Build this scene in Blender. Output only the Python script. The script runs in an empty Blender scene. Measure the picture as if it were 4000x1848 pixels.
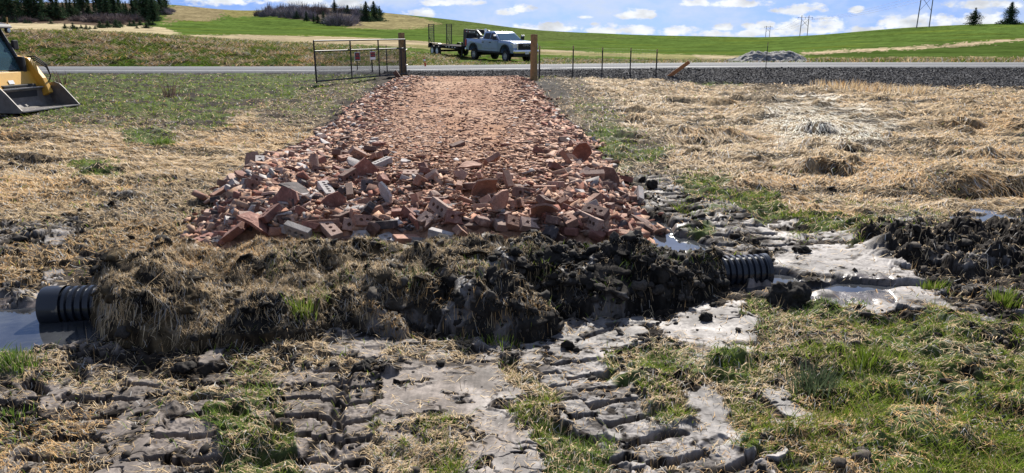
import bpy, bmesh, math, random
import numpy as np
from mathutils import Vector, Matrix, geometry
R = math.radians
rng = np.random.default_rng(7)
random.seed(7)
scene = bpy.context.scene
col = scene.collection

# ------------------------------------------------------------------ camera
CAM_H = 1.65
PITCH = R(15.5)
FPX = 2770.0                       # focal length in pixels of a 4000 px wide frame
CP, SP = math.cos(PITCH), math.sin(PITCH)
cam_data = bpy.data.cameras.new('camera')
cam = bpy.data.objects.new('camera', cam_data)
col.objects.link(cam)
cam_data.sensor_width = 36
cam_data.lens = 36 * FPX / 4000
cam_data.clip_start = 0.05
cam_data.clip_end = 6000
cam.location = (0, 0, CAM_H)
cam.rotation_euler = (math.pi / 2 - PITCH, 0, 0)
scene.camera = cam

# ------------------------------------------------------------------ sun, sky
SUN_EL, SUN_AZ = R(38), R(8)
sun_d = bpy.data.lights.new('sun', 'SUN')
sun_d.energy = 5.0
sun_d.angle = R(0.5)
sun_d.color = (1.0, 0.95, 0.87)
sun = bpy.data.objects.new('sun', sun_d)
col.objects.link(sun)
sdir = Vector((math.sin(SUN_AZ) * math.cos(SUN_EL), math.cos(SUN_AZ) * math.cos(SUN_EL), math.sin(SUN_EL)))
sun.rotation_euler = sdir.to_track_quat('Z', 'Y').to_euler()
sun.location = sdir * 300
scene.view_settings.view_transform = 'Standard'
scene.view_settings.look = 'None'
scene.view_settings.exposure = 0.95
scene.view_settings.gamma = 1.0
scene.cycles.max_bounces = 5
scene.cycles.transparent_max_bounces = 6
scene.cycles.caustics_reflective = False
scene.cycles.caustics_refractive = False
scene.cycles.sample_clamp_indirect = 6.0
scene.cycles.use_denoising = True

def uv_ray(u, v):
    """direction of the photograph's pixel (u, v) of 4000 x 1848"""
    dx = (u - 2000) / FPX
    dy = -(v - 924) / FPX
    return dx, CP + dy * SP, -SP + dy * CP

def project(x, y, z=0.0):
    zc = y * CP - (z - CAM_H) * SP
    yc = y * SP + (z - CAM_H) * CP
    return 2000 + FPX * x / zc, 924 - FPX * yc / zc

def flat_hit(u, v, z=0.0):
    dx, dy, dz = uv_ray(u, v)
    t = (z - CAM_H) / dz
    return dx * t, dy * t

world = bpy.data.worlds.new('World')
scene.world = world
world.use_nodes = True
def build_world():
    nt = world.node_tree
    N, L = nt.nodes, nt.links
    N.clear()
    out = N.new('ShaderNodeOutputWorld')
    bg = N.new('ShaderNodeBackground')
    bg.inputs['Strength'].default_value = 0.11
    L.new(bg.outputs[0], out.inputs[0])
    tc = N.new('ShaderNodeTexCoord')
    def math_(op, a, b=None, c=None, clamp=False):
        n = N.new('ShaderNodeMath'); n.operation = op; n.use_clamp = clamp
        for i, q in enumerate((a, b, c)):
            if q is None: continue
            if isinstance(q, (int, float)): n.inputs[i].default_value = q
            else: L.new(q, n.inputs[i])
        return n.outputs[0]
    def vmath(op, a, b=None):
        n = N.new('ShaderNodeVectorMath'); n.operation = op
        for i, q in enumerate((a, b)):
            if q is None: continue
            if isinstance(q, tuple): n.inputs[i].default_value = q
            else: L.new(q, n.inputs[i])
        return n.outputs[0]
    d = tc.outputs['Generated']
    up = vmath('NORMALIZE', vmath('ADD', d, (0, 0, 0.30)))
    sky = N.new('ShaderNodeTexSky')
    sky.sky_type = 'NISHITA'
    sky.sun_disc = False
    sky.sun_elevation = SUN_EL
    sky.sun_rotation = SUN_AZ
    sky.air_density = 1.0
    sky.dust_density = 0.4
    sky.ozone_density = 1.6
    L.new(up, sky.inputs['Vector'])
    sep = N.new('ShaderNodeSeparateXYZ'); L.new(d, sep.inputs[0])
    ay = math_('MAXIMUM', math_('ABSOLUTE', sep.outputs['Y']), 0.05)
    a = math_('DIVIDE', sep.outputs['X'], ay)
    e = math_('DIVIDE', sep.outputs['Z'], ay)
    cmb = N.new('ShaderNodeCombineXYZ'); L.new(a, cmb.inputs[0]); L.new(math_('MULTIPLY', e, 2.0), cmb.inputs[1])
    def noise(scale, detail, rough, off=0.0):
        n = N.new('ShaderNodeTexNoise'); n.inputs['Scale'].default_value = scale
        n.inputs['Detail'].default_value = detail; n.inputs['Roughness'].default_value = rough
        L.new(vmath('ADD', cmb.outputs[0], (off, off * .7, 0)), n.inputs['Vector'])
        return n.outputs['Fac']
    n1 = noise(38, 6, .62)
    n2 = noise(9, 5, .6, 3.3)
    # cumulus banks: centre, half width, height above the base, height below, all in photograph pixels
    clouds = [(3190, 112, 130, 58, 26), (3070, 120, 75, 34, 22), (3130, 42, 130, 30, 16), (3345, 40, 36, 16, 12),
              (3470, 96, 70, 26, 30), (3600, 92, 190, 42, 50), (3830, 80, 120, 34, 40), (3420, 122, 150, 26, 22), (3860, 20, 180, 20, 16),
              (2045, 36, 48, 26, 14), (2110, 112, 120, 30, 18), (2190, 110, 66, 26, 16), (2350, 118, 78, 32, 20), (2490, 118, 100, 26, 20),
              (2640, 124, 110, 22, 16), (2490, 60, 96, 28, 18), (2290, 66, 34, 8, 8), (2835, 110, 46, 20, 12), (2925, 104, 34, 16, 12),
              (2720, 14, 60, 20, 12), (2890, 16, 130, 22, 14), (2990, 100, 44, 22, 14), (3000, 132, 180, 24, 14), (2780, 134, 120, 16, 12),
              (1640, 56, 90, 22, 12), (1760, 10, 140, 16, 14), (1980, 50, 50, 24, 12), (1370, 14, 120, 30, 20), (870, 0, 160, 22, 24), (1150, 4, 130, 16, 14)]
    m = None
    shade = None
    wn = math_('SUBTRACT', n1, 0.5)
    for (cu, cv, hw, hu, hd) in clouds:
        x, y, z = uv_ray(cu, cv); a0, e0 = x / y, z / y
        k = 1 / (FPX * 1.04)
        qa = math_('MULTIPLY', math_('SUBTRACT', a, a0), 1 / (hw * k))
        de = math_('SUBTRACT', e, e0)
        qe = math_('MAXIMUM', math_('MULTIPLY', de, 1 / (hu * k)), math_('MULTIPLY', de, -1 / (hd * k)))
        r2 = math_('ADD', math_('MULTIPLY', qa, qa), math_('MULTIPLY', qe, qe))
        f = math_('SUBTRACT', 1.0, r2)
        m = f if m is None else math_('SMOOTH_MAX', m, f, 0.12)
    dens = math_('ADD', m, math_('MULTIPLY', wn, 4.4))
    mr = N.new('ShaderNodeMapRange'); mr.interpolation_type = 'SMOOTHSTEP'
    mr.inputs['From Min'].default_value = -0.05; mr.inputs['From Max'].default_value = 0.85
    L.new(dens, mr.inputs['Value'])
    mask = mr.outputs[0]
    thin = N.new('ShaderNodeMapRange'); thin.interpolation_type = 'SMOOTHSTEP'
    thin.inputs['From Min'].default_value = 0.38; thin.inputs['From Max'].default_value = 0.68
    thin.inputs['To Max'].default_value = 0.85
    L.new(n2, thin.inputs['Value'])
    cr = N.new('ShaderNodeMapRange')
    cr.inputs['From Min'].default_value = 0.35; cr.inputs['From Max'].default_value = 0.62
    cr.inputs['To Min'].default_value = 0.66; cr.inputs['To Max'].default_value = 1.0
    L.new(noise(26, 4, .5, 7.7), cr.inputs['Value'])
    sc = N.new('ShaderNodeVectorMath'); sc.operation = 'SCALE'
    sc.inputs[0].default_value = (4.7, 4.9, 5.2); L.new(cr.outputs[0], sc.inputs['Scale'])
    tint = vmath('MULTIPLY', sky.outputs[0], (0.385, 0.455, 0.62))
    mx1 = N.new('ShaderNodeMix'); mx1.data_type = 'RGBA'
    L.new(thin.outputs[0], mx1.inputs['Factor']); L.new(tint, mx1.inputs['A']); mx1.inputs['B'].default_value = (3.1, 3.55, 4.3, 1)
    mx = N.new('ShaderNodeMix'); mx.data_type = 'RGBA'
    L.new(mask, mx.inputs['Factor']); L.new(mx1.outputs['Result'], mx.inputs['A']); L.new(sc.outputs[0], mx.inputs['B'])
    L.new(mx.outputs['Result'], bg.inputs['Color'])
build_world()

# ------------------------------------------------------------------ helpers
def tag(o, label=None, cat=None, group=None, kind=None):
    if label: o['label'] = label
    if cat: o['category'] = cat
    if group: o['group'] = group
    if kind: o['kind'] = kind
    return o

def empty(name, loc, yaw=0.0, pitch=0.0, roll=0.0):
    o = bpy.data.objects.new(name, None)
    o.empty_display_size = 0.2
    o.location = loc
    o.rotation_euler = (roll, pitch, yaw)
    col.objects.link(o)
    return o

def npmesh(name, V, F, mat, parent=None, cols=None, smooth=False, attr='Col'):
    me = bpy.data.meshes.new(name)
    V = np.ascontiguousarray(V, dtype=np.float32); F = np.ascontiguousarray(F, dtype=np.int32)
    me.vertices.add(len(V)); me.vertices.foreach_set('co', V.ravel())
    k = F.shape[1]
    me.loops.add(F.size); me.loops.foreach_set('vertex_index', F.ravel())
    me.polygons.add(len(F)); me.polygons.foreach_set('loop_start', np.arange(len(F), dtype=np.int32) * k)
    if smooth: me.polygons.foreach_set('use_smooth', np.ones(len(F), dtype=bool))
    me.update(calc_edges=True)
    if cols is not None:
        layers = cols if isinstance(cols, dict) else {attr: cols}
        for nm, c in layers.items():
            if c.shape[1] == 3: c = np.concatenate([c, np.ones((len(c), 1))], 1)
            at = me.color_attributes.new(nm, 'FLOAT_COLOR', 'POINT')
            at.data.foreach_set('color', np.ascontiguousarray(c, dtype=np.float32).ravel())
    if mat is not None: me.materials.append(mat)
    o = bpy.data.objects.new(name, me)
    col.objects.link(o)
    if parent: o.parent = parent
    return o

class MB:
    """collects simple solids and links them as one mesh"""
    def __init__(s): s.V, s.F = [], []
    def add(s, V, F):
        n = len(s.V); s.V += [tuple(v) for v in V]; s.F += [[i + n for i in f] for f in F]; return s
    def box(s, c, d, M=None):
        hx, hy, hz = d[0] / 2, d[1] / 2, d[2] / 2
        P = [Vector((sx * hx, sy * hy, sz * hz)) for sx in (-1, 1) for sy in (-1, 1) for sz in (-1, 1)]
        if M is not None: P = [M @ p for p in P]
        P = [p + Vector(c) for p in P]
        return s.add(P, [(0, 1, 3, 2), (4, 6, 7, 5), (0, 4, 5, 1), (2, 3, 7, 6), (0, 2, 6, 4), (1, 5, 7, 3)])
    def tube(s, pts, r, n=8, caps=True, r1=None):
        pts = [Vector(p) for p in pts]; rings = []
        m = len(pts)
        for i, p in enumerate(pts):
            t = (pts[min(i + 1, m - 1)] - pts[max(i - 1, 0)]).normalized()
            u = t.cross(Vector((0, 0, 1)))
            if u.length < .05: u = t.cross(Vector((0, 1, 0)))
            u.normalize(); w = u.cross(t)
            rr = r if r1 is None else r + (r1 - r) * i / max(1, m - 1)
            rings.append([p + (u * math.cos(2 * math.pi * k / n) + w * math.sin(2 * math.pi * k / n)) * rr for k in range(n)])
        V = [q for g in rings for q in g]; F = []
        for i in range(m - 1):
            for k in range(n):
                k2 = (k + 1) % n
                F.append((i * n + k, i * n + k2, (i + 1) * n + k2, (i + 1) * n + k))
        if caps: F += [tuple(range(n))[::-1], tuple((m - 1) * n + k for k in range(n))]
        return s.add(V, F)
    def prism(s, prof, y0, y1, axis='y', fy=None):
        """a closed x-z profile swept along y (fy(z) may shrink the half width)"""
        n = len(prof); V = []
        for sy in (0, 1):
            for (x, z) in prof:
                y = (y0, y1)[sy]
                if fy: y = y * fy(z)
                V.append((x, y, z) if axis == 'y' else (y, x, z))
        F = [(i, (i + 1) % n, n + (i + 1) % n, n + i) for i in range(n)]
        F += [tuple(range(n))[::-1], tuple(range(n, 2 * n))]
        return s.add(V, F)
    def lathe(s, prof, n=20, c=(0, 0, 0), ax='y'):
        """prof: list of (radius, offset along the axis)"""
        V = []; F = []; m = len(prof)
        for (r, h) in prof:
            for k in range(n):
                a = 2 * math.pi * k / n; p, q = r * math.cos(a), r * math.sin(a)
                V.append(Vector(c) + Vector({'y': (p, h, q), 'x': (h, p, q), 'z': (p, q, h)}[ax]))
        for i in range(m - 1):
            for k in range(n):
                k2 = (k + 1) % n; F.append((i * n + k, i * n + k2, (i + 1) * n + k2, (i + 1) * n + k))
        return s.add(V, F)
    def build(s, name, mat, parent=None, bevel=0.0, smooth=False, seg=2):
        me = bpy.data.meshes.new(name); me.from_pydata(s.V, [], s.F)
        bm = bmesh.new(); bm.from_mesh(me)
        bmesh.ops.recalc_face_normals(bm, faces=bm.faces)
        if bevel: bmesh.ops.bevel(bm, geom=[e for e in bm.edges if e.is_manifold and e.calc_face_angle(0) > .5], offset=bevel, segments=seg, affect='EDGES', profile=.6, clamp_overlap=True)
        for f in bm.faces: f.smooth = smooth
        bm.to_mesh(me); bm.free()
        me.materials.append(mat)
        if smooth:
            try: me.set_sharp_from_angle(angle=R(38))
            except Exception: pass
        o = bpy.data.objects.new(name, me); col.objects.link(o)
        if parent: o.parent = parent
        return o

# ------------------------------------------------------------------ noise
PT = rng.permutation(256).astype(np.int64); PT = np.concatenate([PT, PT, PT])
ang = rng.random(256) * 2 * np.pi
GX, GY = np.cos(ang), np.sin(ang)
JX, JY, JV = rng.random(256), rng.random(256), rng.random(256)
def perlin(x, y, seed=0):
    x = x + seed * 17.31; y = y + seed * 9.77
    xi = np.floor(x).astype(np.int64); yi = np.floor(y).astype(np.int64)
    xf = x - xi; yf = y - yi; xi &= 255; yi &= 255
    u = xf * xf * xf * (xf * (xf * 6 - 15) + 10); v = yf * yf * yf * (yf * (yf * 6 - 15) + 10)
    def g(ix, iy, dx, dy):
        h = PT[PT[ix & 255] + (iy & 255)]
        return GX[h] * dx + GY[h] * dy
    a = g(xi, yi, xf, yf); b = g(xi + 1, yi, xf - 1, yf); c = g(xi, yi + 1, xf, yf - 1); d = g(xi + 1, yi + 1, xf - 1, yf - 1)
    return ((a + (b - a) * u) + ((c + (d - c) * u) - (a + (b - a) * u)) * v) * 1.5
def fbm(x, y, octv=4, gain=.5, seed=0):
    s = 0; a = 1; f = 1
    for i in range(octv):
        s = s + a * perlin(x * f, y * f, seed + i * 3); a *= gain; f *= 2.03
    return s
def worley(x, y, seed=0):
    x = x + seed * 13.7; y = y + seed * 5.3
    xi = np.floor(x).astype(np.int64); yi = np.floor(y).astype(np.int64)
    f1 = np.full(x.shape, 9.0); f2 = np.full(x.shape, 9.0); val = np.zeros(x.shape)
    for dx in (-1, 0, 1):
        for dy in (-1, 0, 1):
            h = PT[PT[(xi + dx) & 255] + ((yi + dy) & 255)]
            d = np.hypot(xi + dx + JX[h] - x, yi + dy + JY[h] - y)
            c = d < f1
            f2 = np.where(c, f1, np.minimum(f2, d)); val = np.where(c, JV[h], val); f1 = np.where(c, d, f1)
    return f1, f2, val
def sstep(a, b, x):
    t = np.clip((x - a) / (b - a), 0, 1); return t * t * (3 - 2 * t)
def lerp(a, b, t): return a + (b - a) * t

# ------------------------------------------------------------------ materials
def new_mat(name):
    m = bpy.data.materials.new(name); m.use_nodes = True
    nt = m.node_tree; return m, nt, nt.nodes['Principled BSDF']
def mat_simple(name, colr, rough=.6, metal=0.0, var=.25, scale=8.0, bump=0.0, coat=0.0, spec=.5):
    m, nt, b = new_mat(name); N, L = nt.nodes, nt.links
    b.inputs['Roughness'].default_value = rough; b.inputs['Metallic'].default_value = metal
    b.inputs['Coat Weight'].default_value = coat; b.inputs['Specular IOR Level'].default_value = spec
    tc = N.new('ShaderNodeTexCoord'); no = N.new('ShaderNodeTexNoise')
    no.inputs['Scale'].default_value = scale; no.inputs['Detail'].default_value = 6; no.inputs['Roughness'].default_value = .65
    L.new(tc.outputs['Object'], no.inputs['Vector'])
    mr = N.new('ShaderNodeMapRange'); mr.inputs['From Min'].default_value = .3; mr.inputs['From Max'].default_value = .7
    mr.inputs['To Min'].default_value = 1 - var; mr.inputs['To Max'].default_value = 1 + var * .6
    L.new(no.outputs['Fac'], mr.inputs['Value'])
    mx = N.new('ShaderNodeVectorMath'); mx.operation = 'SCALE'; mx.inputs[0].default_value = colr[:3]
    L.new(mr.outputs[0], mx.inputs['Scale']); L.new(mx.outputs[0], b.inputs['Base Color'])
    if bump:
        bp = N.new('ShaderNodeBump'); bp.inputs['Strength'].default_value = bump; bp.inputs['Distance'].default_value = .02
        L.new(no.outputs['Fac'], bp.inputs['Height']); L.new(bp.outputs[0], b.inputs['Normal'])
    return m
def mat_attr(name, rough=.8, transl=0.0, spec=.3, nscale=0.0, nvar=.3):
    m, nt, b = new_mat(name); N, L = nt.nodes, nt.links
    at = N.new('ShaderNodeAttribute'); at.attribute_name = 'Col'
    c = at.outputs['Color']
    if nscale:
        tc = N.new('ShaderNodeTexCoord'); no = N.new('ShaderNodeTexNoise'); no.inputs['Scale'].default_value = nscale; no.inputs['Detail'].default_value = 5
        L.new(tc.outputs['Object'], no.inputs['Vector'])
        mr = N.new('ShaderNodeMapRange'); mr.inputs['From Min'].default_value = .3; mr.inputs['From Max'].default_value = .7
        mr.inputs['To Min'].default_value = 1 - nvar; mr.inputs['To Max'].default_value = 1 + nvar
        L.new(no.outputs['Fac'], mr.inputs['Value'])
        sc = N.new('ShaderNodeVectorMath'); sc.operation = 'SCALE'; L.new(c, sc.inputs[0]); L.new(mr.outputs[0], sc.inputs['Scale']); c = sc.outputs[0]
    L.new(c, b.inputs['Base Color'])
    b.inputs['Roughness'].default_value = rough; b.inputs['Specular IOR Level'].default_value = spec
    if transl:
        out = N['Material Output']; tr = N.new('ShaderNodeBsdfTranslucent'); L.new(c, tr.inputs['Color'])
        mx = N.new('ShaderNodeMixShader'); mx.inputs[0].default_value = transl
        L.new(b.outputs[0], mx.inputs[1]); L.new(tr.outputs[0], mx.inputs[2]); L.new(mx.outputs[0], out.inputs['Surface'])
    return m

M_BLADE = mat_attr('grass_blades', rough=.7, transl=.35, spec=.08)
M_STRAW = mat_attr('dry_straw', rough=.7, transl=.2, spec=.10)
M_CHUNK = mat_attr('rubble_chunks', rough=.9, spec=.08, nscale=60, nvar=.25)

# ground shader: colour from the ground's own cover, roughness and wetness from a second layer
def mat_ground():
    m, nt, b = new_mat('field_soil'); N, L = nt.nodes, nt.links
    at = N.new('ShaderNodeAttribute'); at.attribute_name = 'Col'
    a2 = N.new('ShaderNodeAttribute'); a2.attribute_name = 'Surf'
    sp = N.new('ShaderNodeSeparateColor'); L.new(a2.outputs['Color'], sp.inputs[0])
    tc = N.new('ShaderNodeTexCoord')
    no = N.new('ShaderNodeTexNoise'); no.inputs['Scale'].default_value = 45; no.inputs['Detail'].default_value = 6; no.inputs['Roughness'].default_value = .7
    L.new(tc.outputs['Object'], no.inputs['Vector'])
    mr = N.new('ShaderNodeMapRange'); mr.inputs['From Min'].default_value = .3; mr.inputs['From Max'].default_value = .7
    mr.inputs['To Min'].default_value = .7; mr.inputs['To Max'].default_value = 1.25
    L.new(no.outputs['Fac'], mr.inputs['Value'])
    sc = N.new('ShaderNodeVectorMath'); sc.operation = 'SCALE'; L.new(at.outputs['Color'], sc.inputs[0]); L.new(mr.outputs[0], sc.inputs['Scale'])
    L.new(sc.outputs[0], b.inputs['Base Color'])
    L.new(sp.outputs[0], b.inputs['Roughness']); L.new(sp.outputs[1], b.inputs['Specular IOR Level'])
    bp = N.new('ShaderNodeBump'); bp.inputs['Distance'].default_value = .012
    L.new(sp.outputs[2], bp.inputs['Strength']); L.new(no.outputs['Fac'], bp.inputs['Height']); L.new(bp.outputs[0], b.inputs['Normal'])
    return m
M_GROUND = mat_ground()
# ------------------------------------------------------------------ what covers the near ground
# rows of the field as seen from the gate side; run ends along the row. g green, x grass and straw, s straw, t matted dark straw,
# m rough mud, l smooth pressed mud, w water, d bare dirt, b brick track, L pale combed straw
ROWS = [
 (290, 'g1570 b2040 g2160 g2300 s2700 t3000 s4000'),
 (320, 'g1480 b2060 x2180 d2280 s2700 g2900 t3000 s4000'),
 (350, 'g1300 x1450 b2090 m2180 d2300 s2950 t3100 s4000'),
 (385, 'g1150 x1430 b2120 m2230 d2330 s2900 t3000 L3260 s4000'),
 (430, 'g1000 x1330 b2160 d2250 x2400 s2990 L3390 s4000'),
 (480, 'x650 g900 s1000 d1280 b2230 d2300 x2450 s2980 L3500 s4000'),
 (540, 's500 g680 s1230 b2290 g2480 d2600 s3050 L3450 s4000'),
 (600, 's1120 b2340 g2620 s4000'),
 (660, 's300 g450 s1000 b2380 x2450 d2680 s4000'),
 (720, 's480 t900 b2430 m2650 g2850 s3600 t3750 s4000'),
 (780, 's400 m520 t860 b2480 m2640 g3060 s3700 t3850 s4000'),
 (840, 't250 m330 t830 b2490 m2720 m2950 g3420 x3700 m4000'),
 (900, 'm380 t800 b2480 w2650 g2760 m2980 l3120 g3380 m4000'),
 (960, 'm200 l260 t780 b2490 w2690 g2780 m3060 l3450 m4000'),
 (1020, 't300 m480 t800 m2900 l3520 m4000'),
 (1080, 't150 l330 m2850 m3060 l3300 l3600 m4000'),
 (1140, 'm130 l330 m2850 m3060 w3480 l3700 m4000'),
 (1200, 'w170 m700 m2650 l2950 g3330 l3420 m3600 x3800 m4000'),
 (1260, 'w150 m600 m2120 l2700 l2900 x3150 g4000'),
 (1320, 'w110 m1100 d1300 l1800 m2050 l2500 l2950 x3400 g4000'),
 (1380, 'g120 y350 m700 l950 d1350 l1540 d1850 m2100 l2420 x2750 g4000'),
 (1440, 'g120 y400 l540 y700 m1000 x1150 l1300 m1490 l1970 m2100 l2350 g2950 x3300 g4000'),
 (1500, 'y160 l560 m800 l1000 d1140 l1470 l1960 x2080 l2420 g2700 x3100 g4000'),
 (1560, 'm150 l330 y420 l620 m700 x1130 l1300 l1910 x2080 l2450 x2690 l2810 x2980 l3110 x3400 g4000'),
 (1620, 'y350 l720 m800 l960 g1150 l1470 l1880 x1980 g2150 m2300 l2500 g2700 l2840 x3010 l3160 x3400 g4000'),
 (1680, 'y420 l650 l860 g1010 l1470 l1600 x1800 l2050 g2300 l2480 l2850 g3100 x3500 g4000'),
 (1740, 'y330 l640 l840 g1130 l1460 x1560 l1700 x1860 l2100 g2400 l2900 x3300 g4000'),
 (1800, 'y330 l640 l840 g1130 l1450 x1860 l2130 g2400 l2800 l3060 x3400 g4000'),
 (1860, 'y330 l620 m830 g1130 l1450 x1880 l2150 g2400 m2500 l2800 l3060 x3400 g4000'),
 (2200, 'y330 l620 m830 g1130 l1450 x1880 l2150 g2400 m2500 l2800 l3060 x3400 g4000'),
]
#        straw green smooth wet clod brick dark pale
PAR = {'g': (.15, 1.0, .22, 0, .55, 0, .2, 0), 'x': (.38, .55, .32, 0, .7, 0, .25, 0), 's': (1.0, .03, .0, 0, .7, 0, 0, 0),
       't': (.62, .04, .22, 0, .9, 0, .6, 0), 'm': (.07, .02, .42, .12, 1.0, 0, .7, 0), 'l': (.05, .012, 1.0, .1, .45, 0, .2, 0),
       'y': (.26, .06, .55, 0, .7, 0, .3, 0), 'w': (.01, .0, .85, 1.0, .35, 0, .3, 0), 'd': (.42, .08, .15, 0, .7, 0, .4, 0), 'b': (0, 0, 0, 0, .8, 1, 0, 0), 'L': (1.0, 0, 0, 0, .4, 0, 0, 1.0)}
def inpoly(u, v, P):
    c = np.zeros(u.shape, bool); n = len(P)
    for i in range(n):
        x0, y0 = P[i]; x1, y1 = P[(i + 1) % n]
        if y0 == y1: continue
        c ^= ((y0 > v) != (y1 > v)) & (u < (x1 - x0) * (v - y0) / (y1 - y0) + x0)
    return c
NU = 240
U0, U1 = -400.0, 4400.0
row_v = np.array([r[0] for r in ROWS], float)
cov = np.zeros((len(ROWS), NU, 8))
uu = np.linspace(U0, U1, NU)
for i, (v_, s_) in enumerate(ROWS):
    runs = [(t_[0], float(t_[1:])) for t_ in s_.split()]
    for j, u_ in enumerate(uu):
        ch = runs[-1][0]
        for c_, e_ in runs:
            if u_ < e_: ch = c_; break
        cov[i, j] = PAR[ch]
def cover(x, y, warp=1.0):
    """cover parameters of the ground at (x, y): array (..., 8)"""
    u, v = project(x, y)
    k = np.clip(6.0 / np.maximum(y, 1), .12, 2.0) * warp
    u = u + k * 60 * fbm(x * 1.3, y * 1.3, 3, .55, 11) + k * 22 * perlin(x * 6, y * 6, 5)
    v = v + k * 42 * fbm(x * 1.5, y * 1.5, 3, .55, 21) + k * 18 * perlin(x * 7, y * 7, 8)
    fu = np.clip((u - U0) / (U1 - U0) * (NU - 1), 0, NU - 1.001); iu = fu.astype(int); fu = (fu - iu)[..., None]
    vi = np.clip(np.interp(v, row_v, np.arange(len(row_v))), 0, len(row_v) - 1.001); iv = vi.astype(int); fv = (vi - iv)[..., None]
    fv = sstep(.2, .8, fv)
    P = (cov[iv, iu] * (1 - fu) + cov[iv, iu + 1] * fu) * (1 - fv) + (cov[iv + 1, iu] * (1 - fu) + cov[iv + 1, iu + 1] * fu) * fv
    # torn gaps in the straw, long in the wheeling direction
    gap = sstep(.12, .42, fbm(x * .55, y * 1.5, 4, .58, 301) + .03 * sstep(1.0, -1.5, x) * sstep(20, 9, y)) * P[..., 0]
    P[..., 0] = P[..., 0] * (1 - 0.62 * gap); P[..., 6] = np.maximum(P[..., 6], .8 * gap)
    P[..., 1] = P[..., 1] * (1 - .75 * sstep(.08, .38, fbm(x * .42 + 5, y * 1.25, 4, .6, 317)) * sstep(7, 14, y))
    uu0, vv0 = project(x, y); kk = np.clip(3.2 / np.maximum(y, 1), .2, 1.2)
    pt = scraped(uu0 + kk * (26 * fbm(x * 6, y * 6, 3, .6, 313)), vv0 + kk * (18 * fbm(x * 6, y * 6, 3, .6, 315)), x, y)
    for k, q in ((0, .02), (1, .0), (2, 1.), (4, .12), (6, 0.)): P[..., k] = np.where(pt, q, P[..., k])
    b = basin(x, y)
    for k, q in ((0, 0.), (1, 0.), (2, .9), (3, 1.), (4, .2)): P[..., k] = lerp(P[..., k], q, b)
    return np.concatenate([P, pt[..., None].astype(float)], -1)
# flats pressed smooth by a blade or a bucket
FLATS = [[(1490, 1450), (1700, 1435), (1955, 1425), (1965, 1520), (1900, 1640), (1760, 1630), (1500, 1622)], [(1880, 1600), (2000, 1640), (2140, 1850), (2150, 1990), (1960, 1990), (1890, 1700)],
         [(1390, 1322), (1490, 1312), (1512, 1380), (1400, 1410)], [(2680, 1200), (2860, 1190), (2960, 1260), (2950, 1330), (2700, 1322), (2590, 1300)], [(2680, 1520), (2785, 1510), (2855, 1600), (2800, 1645), (2740, 1622)],
         [(2965, 1520), (3060, 1528), (3175, 1612), (3150, 1634), (3060, 1612)], [(350, 1990), (360, 1848), (520, 1740), (700, 1640), (735, 1660), (620, 1780), (590, 1990)], [(430, 1522), (540, 1490), (585, 1500), (500, 1572), (440, 1580)],
         [(3030, 1000), (3200, 945), (3450, 975), (3560, 1050), (3420, 1078), (3300, 1070), (3100, 1050)], [(2300, 1240), (2480, 1225), (2580, 1262), (2500, 1300), (2330, 1300)], [(1500, 1640), (1600, 1640), (1560, 1760), (1490, 1740)]]
def scraped(u, v, x, y):
    pt = np.zeros(np.shape(x), bool)
    for P_ in FLATS: pt |= inpoly(u, v, P_)
    return pt & (fbm(x * 5.5, y * 7.5, 4, .62, 311) > -.42)
BASINS = [(-70, 1258, .80, .34), (3230, 1108, .62, .10), (3480, 1098, .40, .09), (3860, 843, .34, .17), (2530, 870, .24, .36), (2620, 930, .28, .30), (3010, 1065, .22, .14)]
def basin(x, y):
    b = np.zeros(np.shape(x))
    wx, wy = x + .07 * perlin(x * 3, y * 3, 303) + .03 * perlin(x * 9, y * 9, 304), y + .05 * perlin(x * 3.3, y * 3.3, 305) + .02 * perlin(x * 10, y * 10, 306)
    for (bu, bv, rx, ry) in BASINS:
        bx, by = flat_hit(bu, bv)
        b = np.maximum(b, sstep(1.25, .8, np.hypot((wx - bx) / rx, (wy - by) / ry)))
    return b

# ------------------------------------------------------------------ the brick causeway
EDGE = [(305, 1585, 2030), (340, 1510, 2090), (400, 1400, 2150), (460, 1310, 2200), (520, 1240, 2275), (580, 1120, 2335), (640, 980, 2385), (700, 880, 2440),
        (760, 870, 2490), (830, 840, 2500), (900, 800, 2500), (960, 790, 2510), (1010, 780, 2500)]
ey, exl, exr = [], [], []
for v_, a_, b_ in EDGE:
    xl, yl = flat_hit(a_, v_, .1); xr, yr = flat_hit(b_, v_, .1)
    ey.append((yl + yr) / 2); exl.append(xl); exr.append(xr)
ey, exl, exr = map(lambda q: np.array(q)[::-1], (ey, exl, exr))
BRICK_Y0, BRICK_Y1 = 5.15, 29.0
def brick_in(x, y):
    """distance inside the causeway from its toe (negative outside)"""
    w = .16 * fbm(y * .9, x * 0 + 3.1, 3, .5, 31); w2 = .16 * fbm(y * .9, x * 0 + 7.7, 3, .5, 33)
    l = np.interp(y, ey, exl) + w; r = np.interp(y, ey, exr) + w2
    return np.minimum(np.minimum(x - l, r - x), np.minimum(y - BRICK_Y0 + .1 * perlin(x * 2, y * 0, 3), (BRICK_Y1 - y) * .6))
def brick_h(y): return np.interp(y, [5, 7, 9, 13, 20, 26, 30], [.22, .27, .22, .17, .13, .1, .03])

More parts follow.
